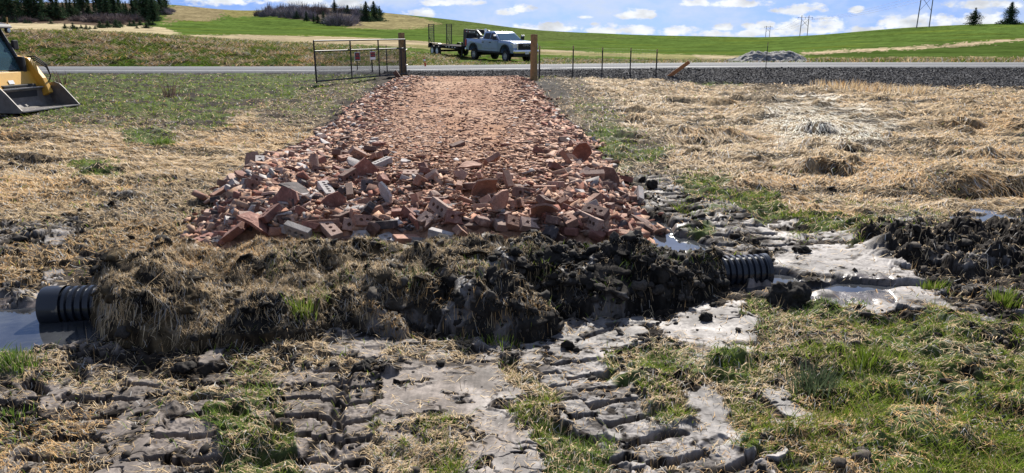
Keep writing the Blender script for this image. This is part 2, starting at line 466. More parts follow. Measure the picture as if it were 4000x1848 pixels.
# ------------------------------------------------------------------ terrain
def road_z(x): return .29 + .21 * sstep(-14, 15, x)
ROAD_Y0, ROAD_Y1 = 32.0, 38.0
def shoulder_y(x): return np.interp(x, [-40, -12, -4, 1, 7, 12, 16, 21, 40], [31.3, 31.2, 30.6, 29.6, 28.8, 27.6, 26.8, 25.9, 25.0])
def base_z(x, y):
    left = .22 * sstep(9, 27, y); right = -.04 * sstep(9, 22, y) + .06 * sstep(22, 27, y) * sstep(2, 8, 12 - np.abs(x - 2))
    z = lerp(left, right, sstep(0.5, 7, x - .1 * (y - 20)))
    sb = shoulder_y(x)
    z = lerp(z, road_z(x) - .03, sstep(0, 1, (y - sb) / np.maximum(31.9 - sb, .3)))
    return z
def lane(x, y, pts, hw, pitch, depth, seed, groove=None):
    """print of a tracked machine: lugs across a lane that follows pts"""
    P = [flat_hit(*p) for p in pts]
    best = np.full(x.shape, 9e9); S = np.zeros(x.shape); T = np.zeros(x.shape); acc = 0
    for (x0, y0), (x1, y1) in zip(P[:-1], P[1:]):
        L_ = math.hypot(x1 - x0, y1 - y0); tx, ty = (x1 - x0) / L_, (y1 - y0) / L_
        s = np.clip((x - x0) * tx + (y - y0) * ty, 0, L_)
        dx, dy = x - x0 - s * tx, y - y0 - s * ty
        d = np.hypot(dx, dy); c = d < best
        best = np.where(c, d, best); S = np.where(c, acc + s, S); T = np.where(c, dx * ty - dy * tx, T); acc += L_
    endf = sstep(0, .25, S) * sstep(0, .3, acc - S)
    inside = sstep(hw + .012, hw - .012, np.abs(T) + .025 * perlin(x * 9, y * 9, seed) + .012 * perlin(x * 31, y * 31, seed + 5)) * endf
    wob = .10 * perlin(x * 3, y * 3, seed + 1) + .07 * perlin(x * 11, y * 11, seed + 2) + .025 * perlin(x * 33, y * 33, seed + 6)
    side = np.sign(T) if groove is not None else 0
    ph = (S / pitch + wob + .33 * (side > 0)) % 1.0
    slot = sstep(.0, .05, ph) * sstep(.38, .30, ph)                 # the slot left by a lug
    keep = sstep(-.35, -.1, perlin(S / pitch * .55, T * 3, seed + 4) + .42)
    chip = .004 * fbm(x * 26, y * 26, 3, .65, seed + 9)
    h = chip - 1.35 * depth * slot * keep + .016 * (ph - .5) - .012
    if groove is not None:
        g = sstep(.045, .02, np.abs(T + .01 * perlin(x * 14, y * 14, seed + 7)))
        h = lerp(h, -depth * .55 + .05 * perlin(x * 20, y * 20, seed + 3), g)
    return h * inside, inside, slot * keep * inside
LANES = [
 ([(60, 1900), (230, 1740), (400, 1600), (540, 1490), (640, 1420)], .11, .17, .045, 141, None),
 ([(560, 1900), (650, 1740), (740, 1600), (830, 1480), (900, 1400)], .07, .17, .045, 143, None),
 ([(1080, 1900), (1140, 1700), (1190, 1550), (1240, 1420)], .10, .165, .045, 145, None),
 ([(-60, 1560), (120, 1500), (300, 1440), (440, 1395)], .12, .19, .04, 147, None),
 ([(2480, 1900), (2370, 1760), (2270, 1620), (2180, 1480), (2120, 1370)], .06, .17, .04, 149, None),
 ([(2420, 1330), (2290, 1260), (2190, 1240)], .12, .17, .04, 151, None),
 ([(1290, 1900), (1315, 1650), (1340, 1500), (1365, 1390), (1400, 1330)], .155, .165, .055, 41, 0.0),
 ([(690, 1900), (780, 1740), (880, 1610), (985, 1490), (1060, 1400)], .12, .165, .045, 47, None),
 ([(900, 1640), (1010, 1520), (1110, 1430)], .10, .16, .04, 49, None),
 ([(2760, 1900), (2570, 1720), (2400, 1570), (2270, 1420), (2190, 1330)], .135, .17, .05, 53, None),
 ([(3050, 1900), (2830, 1760), (2700, 1690)], .09, .16, .035, 55, None),
 ([(2330, 1640), (2230, 1500), (2160, 1400)], .08, .16, .03, 57, None),
 ([(200, 1640), (330, 1530), (470, 1430)], .12, .2, .035, 59, None),
 ([(2900, 1080), (2740, 900), (2620, 760), (2560, 660)], .22, .22, .05, 61, None),
 ([(3120, 1010), (2980, 900), (2860, 820)], .12, .2, .05, 63, None),
 ([(1840, 1000), (1905, 800), (1925, 640), (1935, 520)], .2, .19, .06, 65, None),
 ([(1660, 900), (1720, 700), (1770, 560), (1800, 460)], .18, .19, .045, 67, None),
]
HUMMOCKS = [(3150, 650, .42, .20), (3760, 720, .55, .24), (2640, 395, .6, .28), (2480, 440, .45, .22), (2760, 400, .6, .25), (2700, 545, .5, .17), (2430, 530, .4, .16), (2350, 372, .5, .22), (3180, 352, .6, .3), (3480, 560, .5, .16), (3700, 480, .7, .2), (2880, 620, .4, .14), (60, 530, .5, .16), (150, 610, .45, .14), (330, 655, .4, .1)]
HEAPS = [(3480, 930, .34, .22, .13), (3640, 985, .42, .26, .16), (3800, 930, .40, .24, .14), (3960, 925, .42, .28, .17), (3900, 1010, .36, .2, .12), (3560, 1005, .3, .18, .10), (3720, 1045, .26, .14, .07), (3420, 880, .3, .2, .07), (4150, 960, .5, .4, .16)]
def ground_near(x, y):
    """height, colour and surface of the near field"""
    C = cover(x, y)
    straw, green, smooth, wet, clod, brick, dark, pale = [C[..., i] for i in range(8)]
    bi = brick_in(x, y)
    isb = sstep(-.03, .06, bi + .04 * perlin(x * 8, y * 8, 71))
    z = base_z(x, y)
    far = sstep(22, 8, y)
    sh = sstep(.03, .15, (y - shoulder_y(x)) / 5)
    # broad unevenness, humps of straw
    big = fbm(x * .45, y * .45, 3, .5, 2)
    med = fbm(x * 1.1, y * 1.1, 4, .5, 4)
    hum = np.maximum(0, fbm(x * .8 + .3 * big, y * .95, 3, .5, 6) - .12)
    z = z + (.03 * big + .035 * med * clod) * (1 - isb) * (1 - .8 * sh)
    z = z + straw * (1 - green) * (1 - isb) * (1 - sh) * (.20 * hum * sstep(5.5, 9, y) * sstep(0, 3, x) + .04 * fbm(x * 3, y * 3, 3, .5, 12) + .02 * fbm(x * 8, y * 8, 3, .5, 14))
    for (bu, bv, br, bh) in HUMMOCKS:
        bx, by = flat_hit(bu, bv); k = np.hypot((x - bx) / 1.5, (y - by - .1 * br)) / br
        z = z + .30 * bh * np.exp(-k ** 2.2) * (1 + .3 * fbm(x * 4, y * 4, 2, .5, 18)) - .8 * bh * np.exp(-(((x - bx - .1) / (1.1 * br)) ** 2 + ((y - by + .75 * br) / (.4 * br)) ** 2))
    # broken plates of mud: terraces with sharp edges
    wx = x + .06 * fbm(x * 5, y * 5, 3, .6, 77); wy = y + .06 * fbm(x * 5, y * 5, 3, .6, 79)
    p1 = fbm(wx * 1.7, wy * 2.3, 4, .55, 81) + .6 * (smooth - .55)
    p2 = fbm(wx * 5.0, wy * 6.5, 3, .55, 83)
    p1 = p1 + 1.2 * C[..., 8]
    p1 = p1 + .16 * perlin(x * 17, y * 21, 84) + .10 * perlin(x * 37, y * 43, 86)
    plate = sstep(-.03, .03, p1)
    slots = np.zeros(x.shape); ins = np.zeros(x.shape); lh = np.zeros(x.shape)
    for (pts, hw, pitch, dep, sd, gr) in LANES:
        h, i_, s_ = lane(x, y, pts, hw, pitch, dep, sd, gr)
        lh = np.where(i_ > ins, h, lh); slots = np.where(i_ > ins, s_, slots); ins = np.maximum(ins, i_)
    mudw = np.clip(1 - straw * .5 - .3 * green, 0.2, 1) * (1 - isb) * (1 - sh) * (1 - .82 * ins)
    rough = 1 - smooth * plate
    f1, f2, wv = worley(x * 9, y * 11, 5)
    z = z + mudw * clod * (.045 * (plate - 1) * 1.0 + .028 * sstep(-.05, .06, p2) * rough + (.022 * fbm(x * 14, y * 14, 3, .6, 85) + .03 * np.maximum(0, .55 - f1) * (wv > .45)) * rough * far)
    crack = sstep(.05, .0, np.abs(fbm(wx * 2.6, wy * 3.4, 3, .5, 87))) * sstep(.05, .35, fbm(x * 1.1, y * 1.1, 2, .5, 88) + .2)
    z = z - .02 * crack * smooth * mudw * far
    z = z + green * .05 * fbm(x * 4, y * 4, 3, .55, 89) * (1 - sh)
    z = z - .085 * basin(x, y) * (1 - isb) - .02 * wet * (1 - isb)
    z = z + lh * (1 - .3 * green) * np.where(isb > .5, .8, 1)
    # dug mud heaped along the ditch on the outlet side
    heap = np.zeros(x.shape)
    for (hu, hv, rx, ry, hh) in HEAPS:
        hx, hy = flat_hit(hu, hv)
        heap = np.maximum(heap, hh * np.exp(-(((x - hx) / rx) ** 2 + ((y - hy) / ry) ** 2)))
    hm_ = sstep(.015, .08, heap)
    h1, h2, hv_ = worley(x * 4.2 + .4 * med, y * 5 + .4 * big, 15)
    z = z + heap + hm_ * (.10 * (hv_ - .45) * sstep(.02, .18, h2 - h1) + .05 * fbm(x * 5, y * 6, 4, .6, 97))
    # causeway of crushed brick
    bh = brick_h(y) * sstep(-.02, .42, bi)
    rub = (.055 * fbm(x * 2.2, y * 2.2, 3, .55, 91) + .035 * fbm(x * 7, y * 7, 3, .55, 93)) * sstep(12, 6, y) + .012 * fbm(x * 9, y * 7, 3, .6, 95)
    z = z + isb * (bh + rub)
    # colour
    n1 = fbm(x * 2.1, y * 2.1, 4, .6, 101); n2 = fbm(x * 9, y * 9, 4, .6, 103); n3 = perlin(x * 31, y * 31, 105)
    def c3(*q): return np.array(q, float)
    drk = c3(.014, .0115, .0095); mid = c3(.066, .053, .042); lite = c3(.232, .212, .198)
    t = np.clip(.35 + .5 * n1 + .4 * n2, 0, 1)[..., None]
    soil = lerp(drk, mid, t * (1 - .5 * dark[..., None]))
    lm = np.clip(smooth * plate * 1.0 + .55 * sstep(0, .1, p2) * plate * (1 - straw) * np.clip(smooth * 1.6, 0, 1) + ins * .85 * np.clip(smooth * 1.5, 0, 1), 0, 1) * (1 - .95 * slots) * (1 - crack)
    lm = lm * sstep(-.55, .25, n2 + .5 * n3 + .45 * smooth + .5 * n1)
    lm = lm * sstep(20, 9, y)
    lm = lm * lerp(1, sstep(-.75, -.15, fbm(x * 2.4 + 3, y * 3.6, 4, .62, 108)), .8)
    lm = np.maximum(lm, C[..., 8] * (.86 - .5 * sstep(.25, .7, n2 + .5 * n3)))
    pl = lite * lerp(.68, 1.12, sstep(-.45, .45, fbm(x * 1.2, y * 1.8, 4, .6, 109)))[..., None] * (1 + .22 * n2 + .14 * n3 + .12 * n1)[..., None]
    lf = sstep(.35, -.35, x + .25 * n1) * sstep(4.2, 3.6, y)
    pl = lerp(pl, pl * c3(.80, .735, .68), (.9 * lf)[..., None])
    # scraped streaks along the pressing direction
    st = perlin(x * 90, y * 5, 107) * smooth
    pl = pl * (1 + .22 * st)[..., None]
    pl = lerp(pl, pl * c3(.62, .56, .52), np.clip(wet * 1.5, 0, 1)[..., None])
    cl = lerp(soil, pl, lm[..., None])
    thatch = lerp(c3(.085, .06, .034), c3(.40, .30, .18), np.clip(.45 + .6 * n1 + .5 * n2, 0, 1)[..., None]) * (1 - .55 * dark)[..., None]
    tw = np.clip(straw * 1.25 - .15, 0, 1) * (1 - sh); tw = tw * sstep(-.5, .2, n2 + 1.4 * straw - .5)
    cl = lerp(cl, thatch, tw[..., None])
    gb = lerp(c3(.035, .045, .015), c3(.085, .12, .03), np.clip(.5 + .6 * n1 + .4 * n2, 0, 1)[..., None])
    cl = lerp(cl, gb, (np.clip(green * 1.1 - .1, 0, 1) * sstep(-.35, .3, n1 + .5 * n2 + green - .6) * .85)[..., None])
    bd = lerp(c3(.185, .098, .062), c3(.42, .258, .172), np.clip(.45 + .45 * n1 + .45 * n2 + .1 * n3, 0, 1)[..., None])
    wear = np.clip(.25 + .9 * fbm(x * .9, y * .35, 3, .5, 111), 0, 1)
    bd = lerp(bd, c3(.46, .312, .218), (wear * sstep(.3, .9, bi) * .6)[..., None])
    cl = lerp(cl, soil * .75, (hm_ * sstep(-.5, .3, n1 + .6 * n2 + .3))[..., None])
    cl = lerp(cl, bd, isb[..., None])
    gv = lerp(c3(.018, .018, .020), c3(.12, .118, .12), np.clip(.3 + .8 * n3 + .5 * n2, 0, 1)[..., None])
    cl = lerp(cl, gv, sstep(.0, .5, sh + .3 * n2 * sh)[..., None])
    gloss = np.clip(lm * (1 - .7 * hm_) + wet, 0, 1) * (1 - isb) * (1 - sh)
    ro = lerp(.95, lerp(.74, .50, np.clip(wet * 1.4 + .45 * n1 + .3 * n2, 0, 1)), gloss)
    ro = lerp(ro, .25, np.clip(wet * 2 - .7, 0, 1) * (1 - isb))
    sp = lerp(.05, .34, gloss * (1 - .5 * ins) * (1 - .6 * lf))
    bmp = lerp(.85, .28, gloss)
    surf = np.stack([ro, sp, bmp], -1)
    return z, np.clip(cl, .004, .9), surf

# far land: profile of the hillsides, one column per bearing (picture height of the land at each distance)
FK = np.array([38.6, 41, 46, 55, 75, 130, 230, 380, 620])
FAR = {
 -1600: (262, 200, 120, 116, 106, 95, 80, 44, -4), 0: (262, 205, 126, 121, 112, 100, 88, 50, 6), 250: (262, 208, 129, 124, 114, 102, 90, 52, 6),
 500: (262, 212, 138, 133, 124, 113, 103, 60, 8), 700: (262, 216, 150, 146, 139, 127, 104, 62, 12), 850: (262, 220, 164, 158, 148, 132, 112, 76, 33),
 1000: (262, 226, 178, 168, 152, 136, 118, 82, 41), 1250: (262, 232, 196, 181, 160, 141, 118, 76, 20), 1400: (262, 238, 208, 190, 166, 146, 122, 86, 34), 1500: (262, 244, 220, 199, 172, 150, 126, 92, 46),
 1600: (263, 254, 238, 212, 180, 156, 132, 98, 55), 1700: (264, 258, 249, 222, 188, 164, 139, 106, 66), 1850: (264, 258, 250, 228, 195, 172, 148, 120, 83), 2000: (264, 258, 250, 234, 205, 182, 160, 135, 106),
 2150: (263, 257, 249, 238, 212, 191, 170, 147, 120), 2500: (259, 253, 247, 240, 225, 205, 186, 163, 133), 3000: (251, 249, 246, 240, 228, 211, 190, 168, 142), 3300: (249, 247, 244, 239, 226, 208, 182, 155, 125),
 3500: (248, 246, 243, 238, 224, 204, 176, 146, 106), 3750: (247, 245, 242, 237, 223, 200, 170, 132, 93), 4000: (246, 244, 241, 236, 222, 196, 164, 126, 85), 5600: (246, 244, 240, 234, 218, 190, 150, 104, 50)}
fu_ = np.array(sorted(FAR)); ftab = np.array([FAR[k] for k in fu_], float)
NA, NK = 600, 160
ga = np.linspace(-1.9, 1.9, NA)                     # bearing x / y
gl = np.linspace(math.log(38.0), math.log(1600), NK)
def shrink(u): return np.interp(u, [-2000, 2400, 3300, 6000], [1, 1, .52, .52])   # the right hand hill stands nearer
ftz = np.zeros((NK, NA))
for j, a_ in enumerate(ga):
    u_ = 2000 + FPX * a_ / CP
    vcol = np.array([np.interp(u_, fu_, ftab[:, k]) for k in range(len(FK))])
    kk = np.where(FK > 60, 60 + (FK - 60) * shrink(u_), FK)
    Y = np.exp(gl)
    vv = np.interp(np.log(Y), np.log(kk), vcol)
    dyy = -(vv - 924) / FPX
    e_ = (-SP + dyy * CP) / (CP + dyy * SP)
    zz = CAM_H + Y * e_
    zend = CAM_H + kk[-1] * np.interp(0, [0], [(-SP + (-(vcol[-1] - 924) / FPX) * CP) / (CP + (-(vcol[-1] - 924) / FPX) * SP)])
    behind = Y > kk[-1]
    zz = np.where(behind, zend - .10 * (Y - kk[-1]), zz)
    zz = np.where(behind, np.maximum(zz, -20 + 0 * zz), zz)
    ftz[:, j] = zz
def blur(A, n, ax):
    k = np.hanning(2 * n + 3)[1:-1]; k /= k.sum()
    P = np.pad(A, [(n, n) if i == ax else (0, 0) for i in range(2)], mode='edge')
    return np.apply_along_axis(lambda r: np.convolve(r, k, 'valid'), ax, P)
ftz = blur(blur(ftz, 9, 1), 2, 0)
def far_z(x, y):
    fa = np.clip((x / y - ga[0]) / (ga[1] - ga[0]), 0, NA - 1.001); fl = np.clip((np.log(y) - gl[0]) / (gl[1] - gl[0]), 0, NK - 1.001)
    ia, il = fa.astype(int), fl.astype(int); fa -= ia; fl -= il
    z = (ftz[il, ia] * (1 - fa) + ftz[il, ia + 1] * fa) * (1 - fl) + (ftz[il + 1, ia] * (1 - fa) + ftz[il + 1, ia + 1] * fa) * fl
    bump = .10 * fbm(x * .5, y * .5, 4, .55, 121) * sstep(38.4, 41, y) * sstep(120, 50, y)
    return lerp(road_z(x) - .03, z + bump, sstep(38.2, 40.0, y))

FIELDS = [  # crops, stubble and bare strips on the slopes
 ((.068, .106, .024), [(-2500, -200), (6500, -200), (6500, 400), (-2500, 400)]),
 ((.075, .10, .03), [(1650, 60), (2150, 120), (2500, 150), (2000, 165), (1700, 130)]),
 ((.36, .30, .185), [(-2500, 88), (0, 86), (250, 92), (400, 100), (560, 100), (640, 108), (700, 128), (660, 142), (300, 140), (-2500, 130)]),
 ((.30, .245, .155), [(740, 138), (960, 136), (1250, 142), (1480, 150), (1640, 160), (1830, 178), (2000, 192), (2150, 196), (2330, 205), (2150, 212), (1700, 192), (1500, 178), (1260, 172), (1000, 160), (760, 150)]),
 ((.20, .185, .085), [(1560, 172), (1830, 184), (2150, 204), (2560, 212), (2900, 216), (2860, 246), (2500, 226), (2150, 216), (1700, 200)]),
 ((.19, .155, .085), [(640, 100), (672, 20), (900, 36), (860, 70), (800, 84), (700, 78)]),
 ((.17, .15, .06), [(860, 34), (1060, 42), (1040, 62), (900, 70)]),
 ((.20, .17, .085), [(1340, 108), (1500, 46), (1620, 64), (1720, 92), (1640, 112), (1480, 116)]),
 ((.085, .062, .046), [(-2500, 10), (640, 10), (660, 36), (610, 80), (520, 100), (400, 102), (250, 92), (-2500, 90)]),
 ((.10, .078, .060), [(1000, 58), (1060, 34), (1250, 10), (1420, 28), (1440, 60), (1400, 98), (1330, 102), (1230, 84), (1080, 66)]),
 ((.33, .26, .17), [(3120, 206), (3500, 186), (4000, 152), (4700, 100), (4700, 112), (4000, 160), (3560, 194), (3160, 212)]),
 ((.05, .078, .018), [(3160, 212), (3560, 194), (4000, 160), (4700, 112), (4700, 222), (4000, 226), (3500, 232), (3200, 232)]),
 ((.36, .27, .17), [(3080, 232), (3300, 226), (4000, 226), (4600, 226), (4600, 246), (4000, 243), (3300, 250), (3100, 252)]),
 ((.30, .25, .16), [(2700, 216), (2900, 220), (3100, 208), (3150, 214), (2950, 236), (2760, 240)]),
]
def far_col(x, y, z):
    u, v = project(x, y, z)
    n1 = fbm(x * .05, y * .05, 4, .55, 131); n2 = fbm(x * .35, y * .35, 4, .6, 133)
    n3 = fbm(x * 1.3, y * 1.3, 3, .6, 134); uw = u + 30 * n2 + 12 * n3; vw = v + 3.4 * n2 + 2.4 * n1 + 1.8 * n3
    c = np.zeros(x.shape + (3,))
    for rgb, P in FIELDS:
        c[inpoly(uw, vw, P)] = rgb
    rows = perlin(u * .004 + v * .03, v * .35, 135) + .8 * perlin(u * .0025 - v * .05, v * .9 + u * .02, 136)                          # drill rows and wheel marks in the crop
    c = c * (1 + .30 * n2 + .26 * n1 + .16 * rows)[..., None]
    yel = sstep(.25, .6, fbm(x * .03 + 9, y * .03, 3, .5, 137)) * (c[..., 1] > c[..., 0] * 1.4)
    c = lerp(c, c * np.array([1.35, 1.12, .8]), (.6 * yel)[..., None])
    # weeds, matted straw and bare earth on the verge and the roadside bank
    near = sstep(75, 52, y)
    m = fbm(x * .5, y * 1.3, 4, .6, 139); m2 = fbm(x * 2.2, y * 3.0, 3, .6, 141)
    gcol = lerp(np.array([.03, .05, .010]), np.array([.08, .135, .02]), np.clip(.5 + m2, 0, 1)[..., None])
    scol = lerp(np.array([.06, .042, .025]), np.array([.26, .19, .11]), np.clip(.45 + .9 * m2, 0, 1)[..., None])
    drk = np.array([.035, .028, .02])
    top = sstep(44.3, 46.3, y) * sstep(60, 47, y) * sstep(1300, 900, u)
    bank = lerp(gcol, scol, sstep(.0, .3, m + .9 * top)[..., None])
    bank = lerp(bank, drk, (sstep(.12, .5, fbm(x * .7, y * 1.1, 3, .6, 143)) * .8 * (1 - top) * sstep(1550, 1200, u))[..., None])
    keep = np.clip(near * 1.2, 0, 1) * np.where(u < 1650, sstep(58, 48, y), .75)
    c = lerp(c, bank, (keep)[..., None])
    return np.clip(c, .004, .8)

# grid of the land: bearing x distance
A_in = np.linspace(-1.06, 1.06, 1361)
A_out = 1.06 + .84 * (np.linspace(0, 1, 40)[1:]) ** 1.5
A = np.concatenate([-A_out[::-1], A_in, A_out])
vs = np.concatenate([np.arange(1862, 1180, -1.7), np.arange(1180, 262, -2.7)])
Yn = np.array([flat_hit(2000, v_)[1] for v_ in vs])
Yn = Yn[Yn < 38.0]
Yn = np.concatenate([np.linspace(.7, Yn[0] - .02, 22), Yn, [38.3]])
Yfar = np.concatenate([np.linspace(38.3, 47.5, 90), np.exp(np.linspace(math.log(47.6), math.log(1500), 150))])
def land(name, Ys, near):
    X = A[None, :] * Ys[:, None]; Y = np.repeat(Ys[:, None], len(A), 1)
    if near:
        Z, C, S = ground_near(X, Y)
    else:
        Z = far_z(X, Y); C = far_col(X, Y, Z); S = np.stack([np.full(X.shape, .9), np.full(X.shape, .0), np.full(X.shape, .6)], -1)
    return X, Y, Z, C, S
def grid_faces(nr, nc):
    i = np.arange(nr - 1)[:, None] * nc + np.arange(nc - 1)[None, :]
    return np.stack([i, i + 1, i + nc + 1, i + nc], -1).reshape(-1, 4)
GXm, GYm, GZm, GC, GS = land('ground', Yn, True)
# shallow beds for the ditch water are part of the cover map; sink the ground under the causeway end a little less
ground = npmesh('ground', np.stack([GXm, GYm, GZm], -1).reshape(-1, 3), grid_faces(*GXm.shape), M_GROUND, None, {'Col': GC.reshape(-1, 3), 'Surf': GS.reshape(-1, 3)}, True)
tag(ground, kind='structure')
FX, FY, FZ, FC, FS = land('hillside', Yfar, False)
FZ[0] = GZm[-1]
hill = npmesh('hillside', np.stack([FX, FY, FZ], -1).reshape(-1, 3), grid_faces(*FX.shape), M_GROUND, None, {'Col': FC.reshape(-1, 3), 'Surf': FS.reshape(-1, 3)}, True)
tag(hill, kind='structure')

def sample(grid, Ys, x, y):
    fa = np.clip(np.interp(x / y, A, np.arange(len(A))), 0, len(A) - 1.001); fy = np.clip(np.interp(y, Ys, np.arange(len(Ys))), 0, len(Ys) - 1.001)
    ia, iy = fa.astype(int), fy.astype(int); fa = fa - ia; fy = fy - iy
    return (grid[iy, ia] * (1 - fa) + grid[iy, ia + 1] * fa) * (1 - fy) + (grid[iy + 1, ia] * (1 - fa) + grid[iy + 1, ia + 1] * fa) * fy
def gz(x, y):
    x = np.asarray(x, float); y = np.asarray(y, float)
    return np.where(y < 38.3, sample(GZm, Yn, x, np.minimum(y, 38.29)), sample(FZ, Yfar, x, np.maximum(y, 38.3)))
def hit(u, v, s0=2.0, s1=900.0):
    """where the sight line of a picture point meets the land"""
    dx, dy, dz = uv_ray(u, v)
    t = np.exp(np.linspace(math.log(s0), math.log(s1), 5000))
    b = (CAM_H + dz * t) < gz(dx * t, dy * t)
    k = int(np.argmax(b)) if b.any() else len(t) - 1
    return Vector((dx * t[k], dy * t[k], float(gz(dx * t[k], dy * t[k]))))
def at(u, y, z=None):
    """land point on the bearing of column u at distance y"""
    x = (u - 2000) / FPX * (y * CP + (CAM_H - .5) * SP)
    zz = float(gz(x, y))
    zc = y * CP - (zz - CAM_H) * SP
    x = (u - 2000) / FPX * zc
    return Vector((x, y, float(gz(x, y)) if z is None else z))

# ------------------------------------------------------------------ road
def build_road():
    m, nt, b = new_mat('asphalt'); N, L = nt.nodes, nt.links
    tc = N.new('ShaderNodeTexCoord'); no = N.new('ShaderNodeTexNoise'); no.inputs['Scale'].default_value = 30; no.inputs['Detail'].default_value = 8; no.inputs['Roughness'].default_value = .75
    mp = N.new('ShaderNodeMapping'); mp.inputs['Scale'].default_value = (.15, 1, 1); L.new(tc.outputs['Object'], mp.inputs['Vector']); L.new(mp.outputs[0], no.inputs['Vector'])
    cr = N.new('ShaderNodeValToRGB'); cr.color_ramp.elements[0].position = .3; cr.color_ramp.elements[0].color = (.075, .077, .083, 1); cr.color_ramp.elements[1].position = .75; cr.color_ramp.elements[1].color = (.17, .174, .182, 1)
    L.new(no.outputs['Fac'], cr.inputs['Fac']); L.new(cr.outputs['Color'], b.inputs['Base Color']); b.inputs['Roughness'].default_value = .9; b.inputs['Specular IOR Level'].default_value = .15
    xs = np.linspace(-70, 70, 141)
    prof = [(ROAD_Y0 - .25, -.14), (ROAD_Y0, .0), (ROAD_Y0 + 3, .045), (ROAD_Y1, .0), (ROAD_Y1 + .3, -.14)]
    V = [(x_, y_, road_z(x_) + .02 + dz_) for x_ in xs for (y_, dz_) in prof]
    F = [(i * 5 + k, (i + 1) * 5 + k, (i + 1) * 5 + k + 1, i * 5 + k + 1) for i in range(140) for k in range(4)]
    rd = npmesh('road', np.array(V), np.array(F), m, smooth=True); tag(rd, kind='structure')
    paint = mat_simple('road_paint', (.72, .72, .70), .6, var=.3, scale=3)
    for yy in (ROAD_Y0 + .35, ROAD_Y1 - .45):
        V = [(x_, yy + k * .13, road_z(x_) + .02 + .045 * min(1, min(yy + k * .13 - ROAD_Y0, ROAD_Y1 - yy - k * .13) / 3) + .006) for x_ in xs for k in (0, 1)]
        F = [(i * 2, i * 2 + 2, i * 2 + 3, i * 2 + 1) for i in range(140)]
        npmesh('edge_line', np.array(V), np.array(F), paint, rd)
build_road()

# ------------------------------------------------------------------ mound over the culvert
CU = np.array([100, 250, 330, 450, 560, 640, 760, 880, 1000, 1100, 1200, 1300, 1400, 1500, 1620, 1720, 1850, 2000, 2100, 2200, 2350, 2500, 2650, 2800, 2900, 3000, 3100])
CV = np.array([1290, 1150, 1085, 1005, 948, 940, 975, 985, 955, 930, 938, 955, 940, 925, 930, 945, 922, 935, 915, 912, 938, 958, 978, 992, 1045, 1090, 1130])
BU = np.array([60, 150, 300, 500, 800, 1100, 1500, 1800, 1950, 2100, 2300, 2500, 2700, 2900, 3050, 3200])
BV = np.array([1330, 1335, 1352, 1352, 1340, 1330, 1325, 1320, 1290, 1235, 1218, 1205, 1170, 1140, 1125, 1110])
def crest_y(u): return np.interp(u, [0, 400, 700, 1200, 2000, 2600, 3100], [4.45, 4.62, 4.78, 4.86, 4.95, 4.80, 4.72])
mx0, mx1, my0, my1 = -3.3, 2.45, 3.35, 5.95
MX, MY = np.meshgrid(np.linspace(mx0, mx1, 760), np.linspace(my0, my1, 330))
def mound_shape(x, y):
    u = 2000 + FPX * x / (np.clip(y, 3.5, 5.6) * CP + 1.4 * SP)
    yc = crest_y(u)
    el = np.interp(u, CU, CV) + np.interp(u, [300, 1300], [6, 26])
    dyy = -(el - 924) / FPX
    H = np.clip(CAM_H + yc * (-SP + dyy * CP) / (CP + dyy * SP), 0, .6)
    bv = np.interp(u, BU, BV); dyb = -(bv - 924) / FPX
    yf = -CAM_H / (-SP + dyb * CP) * (CP + dyb * SP)
    w1 = fbm(x * 1.6, y * 1.6, 3, .55, 151); w2 = fbm(x * 4.5, y * 4.5, 3, .55, 153)
    t = np.clip((y - yf + .10 * w1 + .05 * w2) / (yc - yf), -1, 3)
    front = np.sin(np.clip(t, 0, 1) * np.pi / 2) ** .75
    tb = np.clip((y - yc) / .62, 0, 2)
    back = 1 - .9 * sstep(0, 1, tb)
    h = np.where(t < 1, H * front, H * back)
    # the mat of straw thrown over the pipe at the left end, with a dark hollow behind it
    lump = .30 * np.exp(-(((x + 2.28) / .62) ** 2 + ((y - 4.02) / .30) ** 2) ** 1.5)
    lump2 = .16 * np.exp(-(((x + 1.45) / .42) ** 2 + ((y - 4.0) / .24) ** 2) ** 1.5)
    hol = -.04 * np.exp(-(((x + 1.75) / .55) ** 2 + ((y - 4.38) / .13) ** 2))
    lump3 = .17 * np.exp(-(((x + .10) / .34) ** 2 + ((y - 4.0) / .20) ** 2) ** 2)
    lump4 = .14 * np.exp(-(((x - .85) / .42) ** 2 + ((y - 4.55) / .2) ** 2) ** 2)
    lump5 = .12 * np.exp(-(((x + .75) / .28) ** 2 + ((y - 4.25) / .2) ** 2) ** 2)
    h = np.maximum(h, np.maximum(lump, lump2)) + hol * (h > .1) + np.maximum(lump3 - .35 * h, 0) + np.maximum(lump4 - .45 * h, 0) + np.maximum(lump5 - .4 * h, 0)
    f1, f2, wv = worley(x * 3.4 + .5 * w1, y * 4.2 + .5 * w2, 9)
    h = h * (1 + .25 * fbm(x * 2.7, y * 3.4, 3, .55, 157))
    g1, g2, gv = worley(x * 9.5 + .3 * w2, y * 11, 3)
    amp = sstep(0, .10, h)
    h = h + amp * (.055 * w1 + .035 * w2 + .11 * (wv - .45) * sstep(.02, .16, f2 - f1) * sstep(-1.4, .2, x) + .035 * (gv - .4) * sstep(.0, .2, g2 - g1) + .018 * fbm(x * 16, y * 16, 3, .6, 155))
    h = h * sstep(2915, 2790, u) * sstep(300, 430, u + 60 * w1 - 380 * np.clip(4.05 - y, 0, .5))
    edge = np.minimum(np.minimum(x - mx0, mx1 - x) / .3, np.minimum(y - my0, my1 - y) / .12)
    return h * sstep(0, 1, edge) - .30 * (1 - sstep(0, .04, h))
MH = mound_shape(MX, MY)
MZ = MH + base_z(MX, MY)
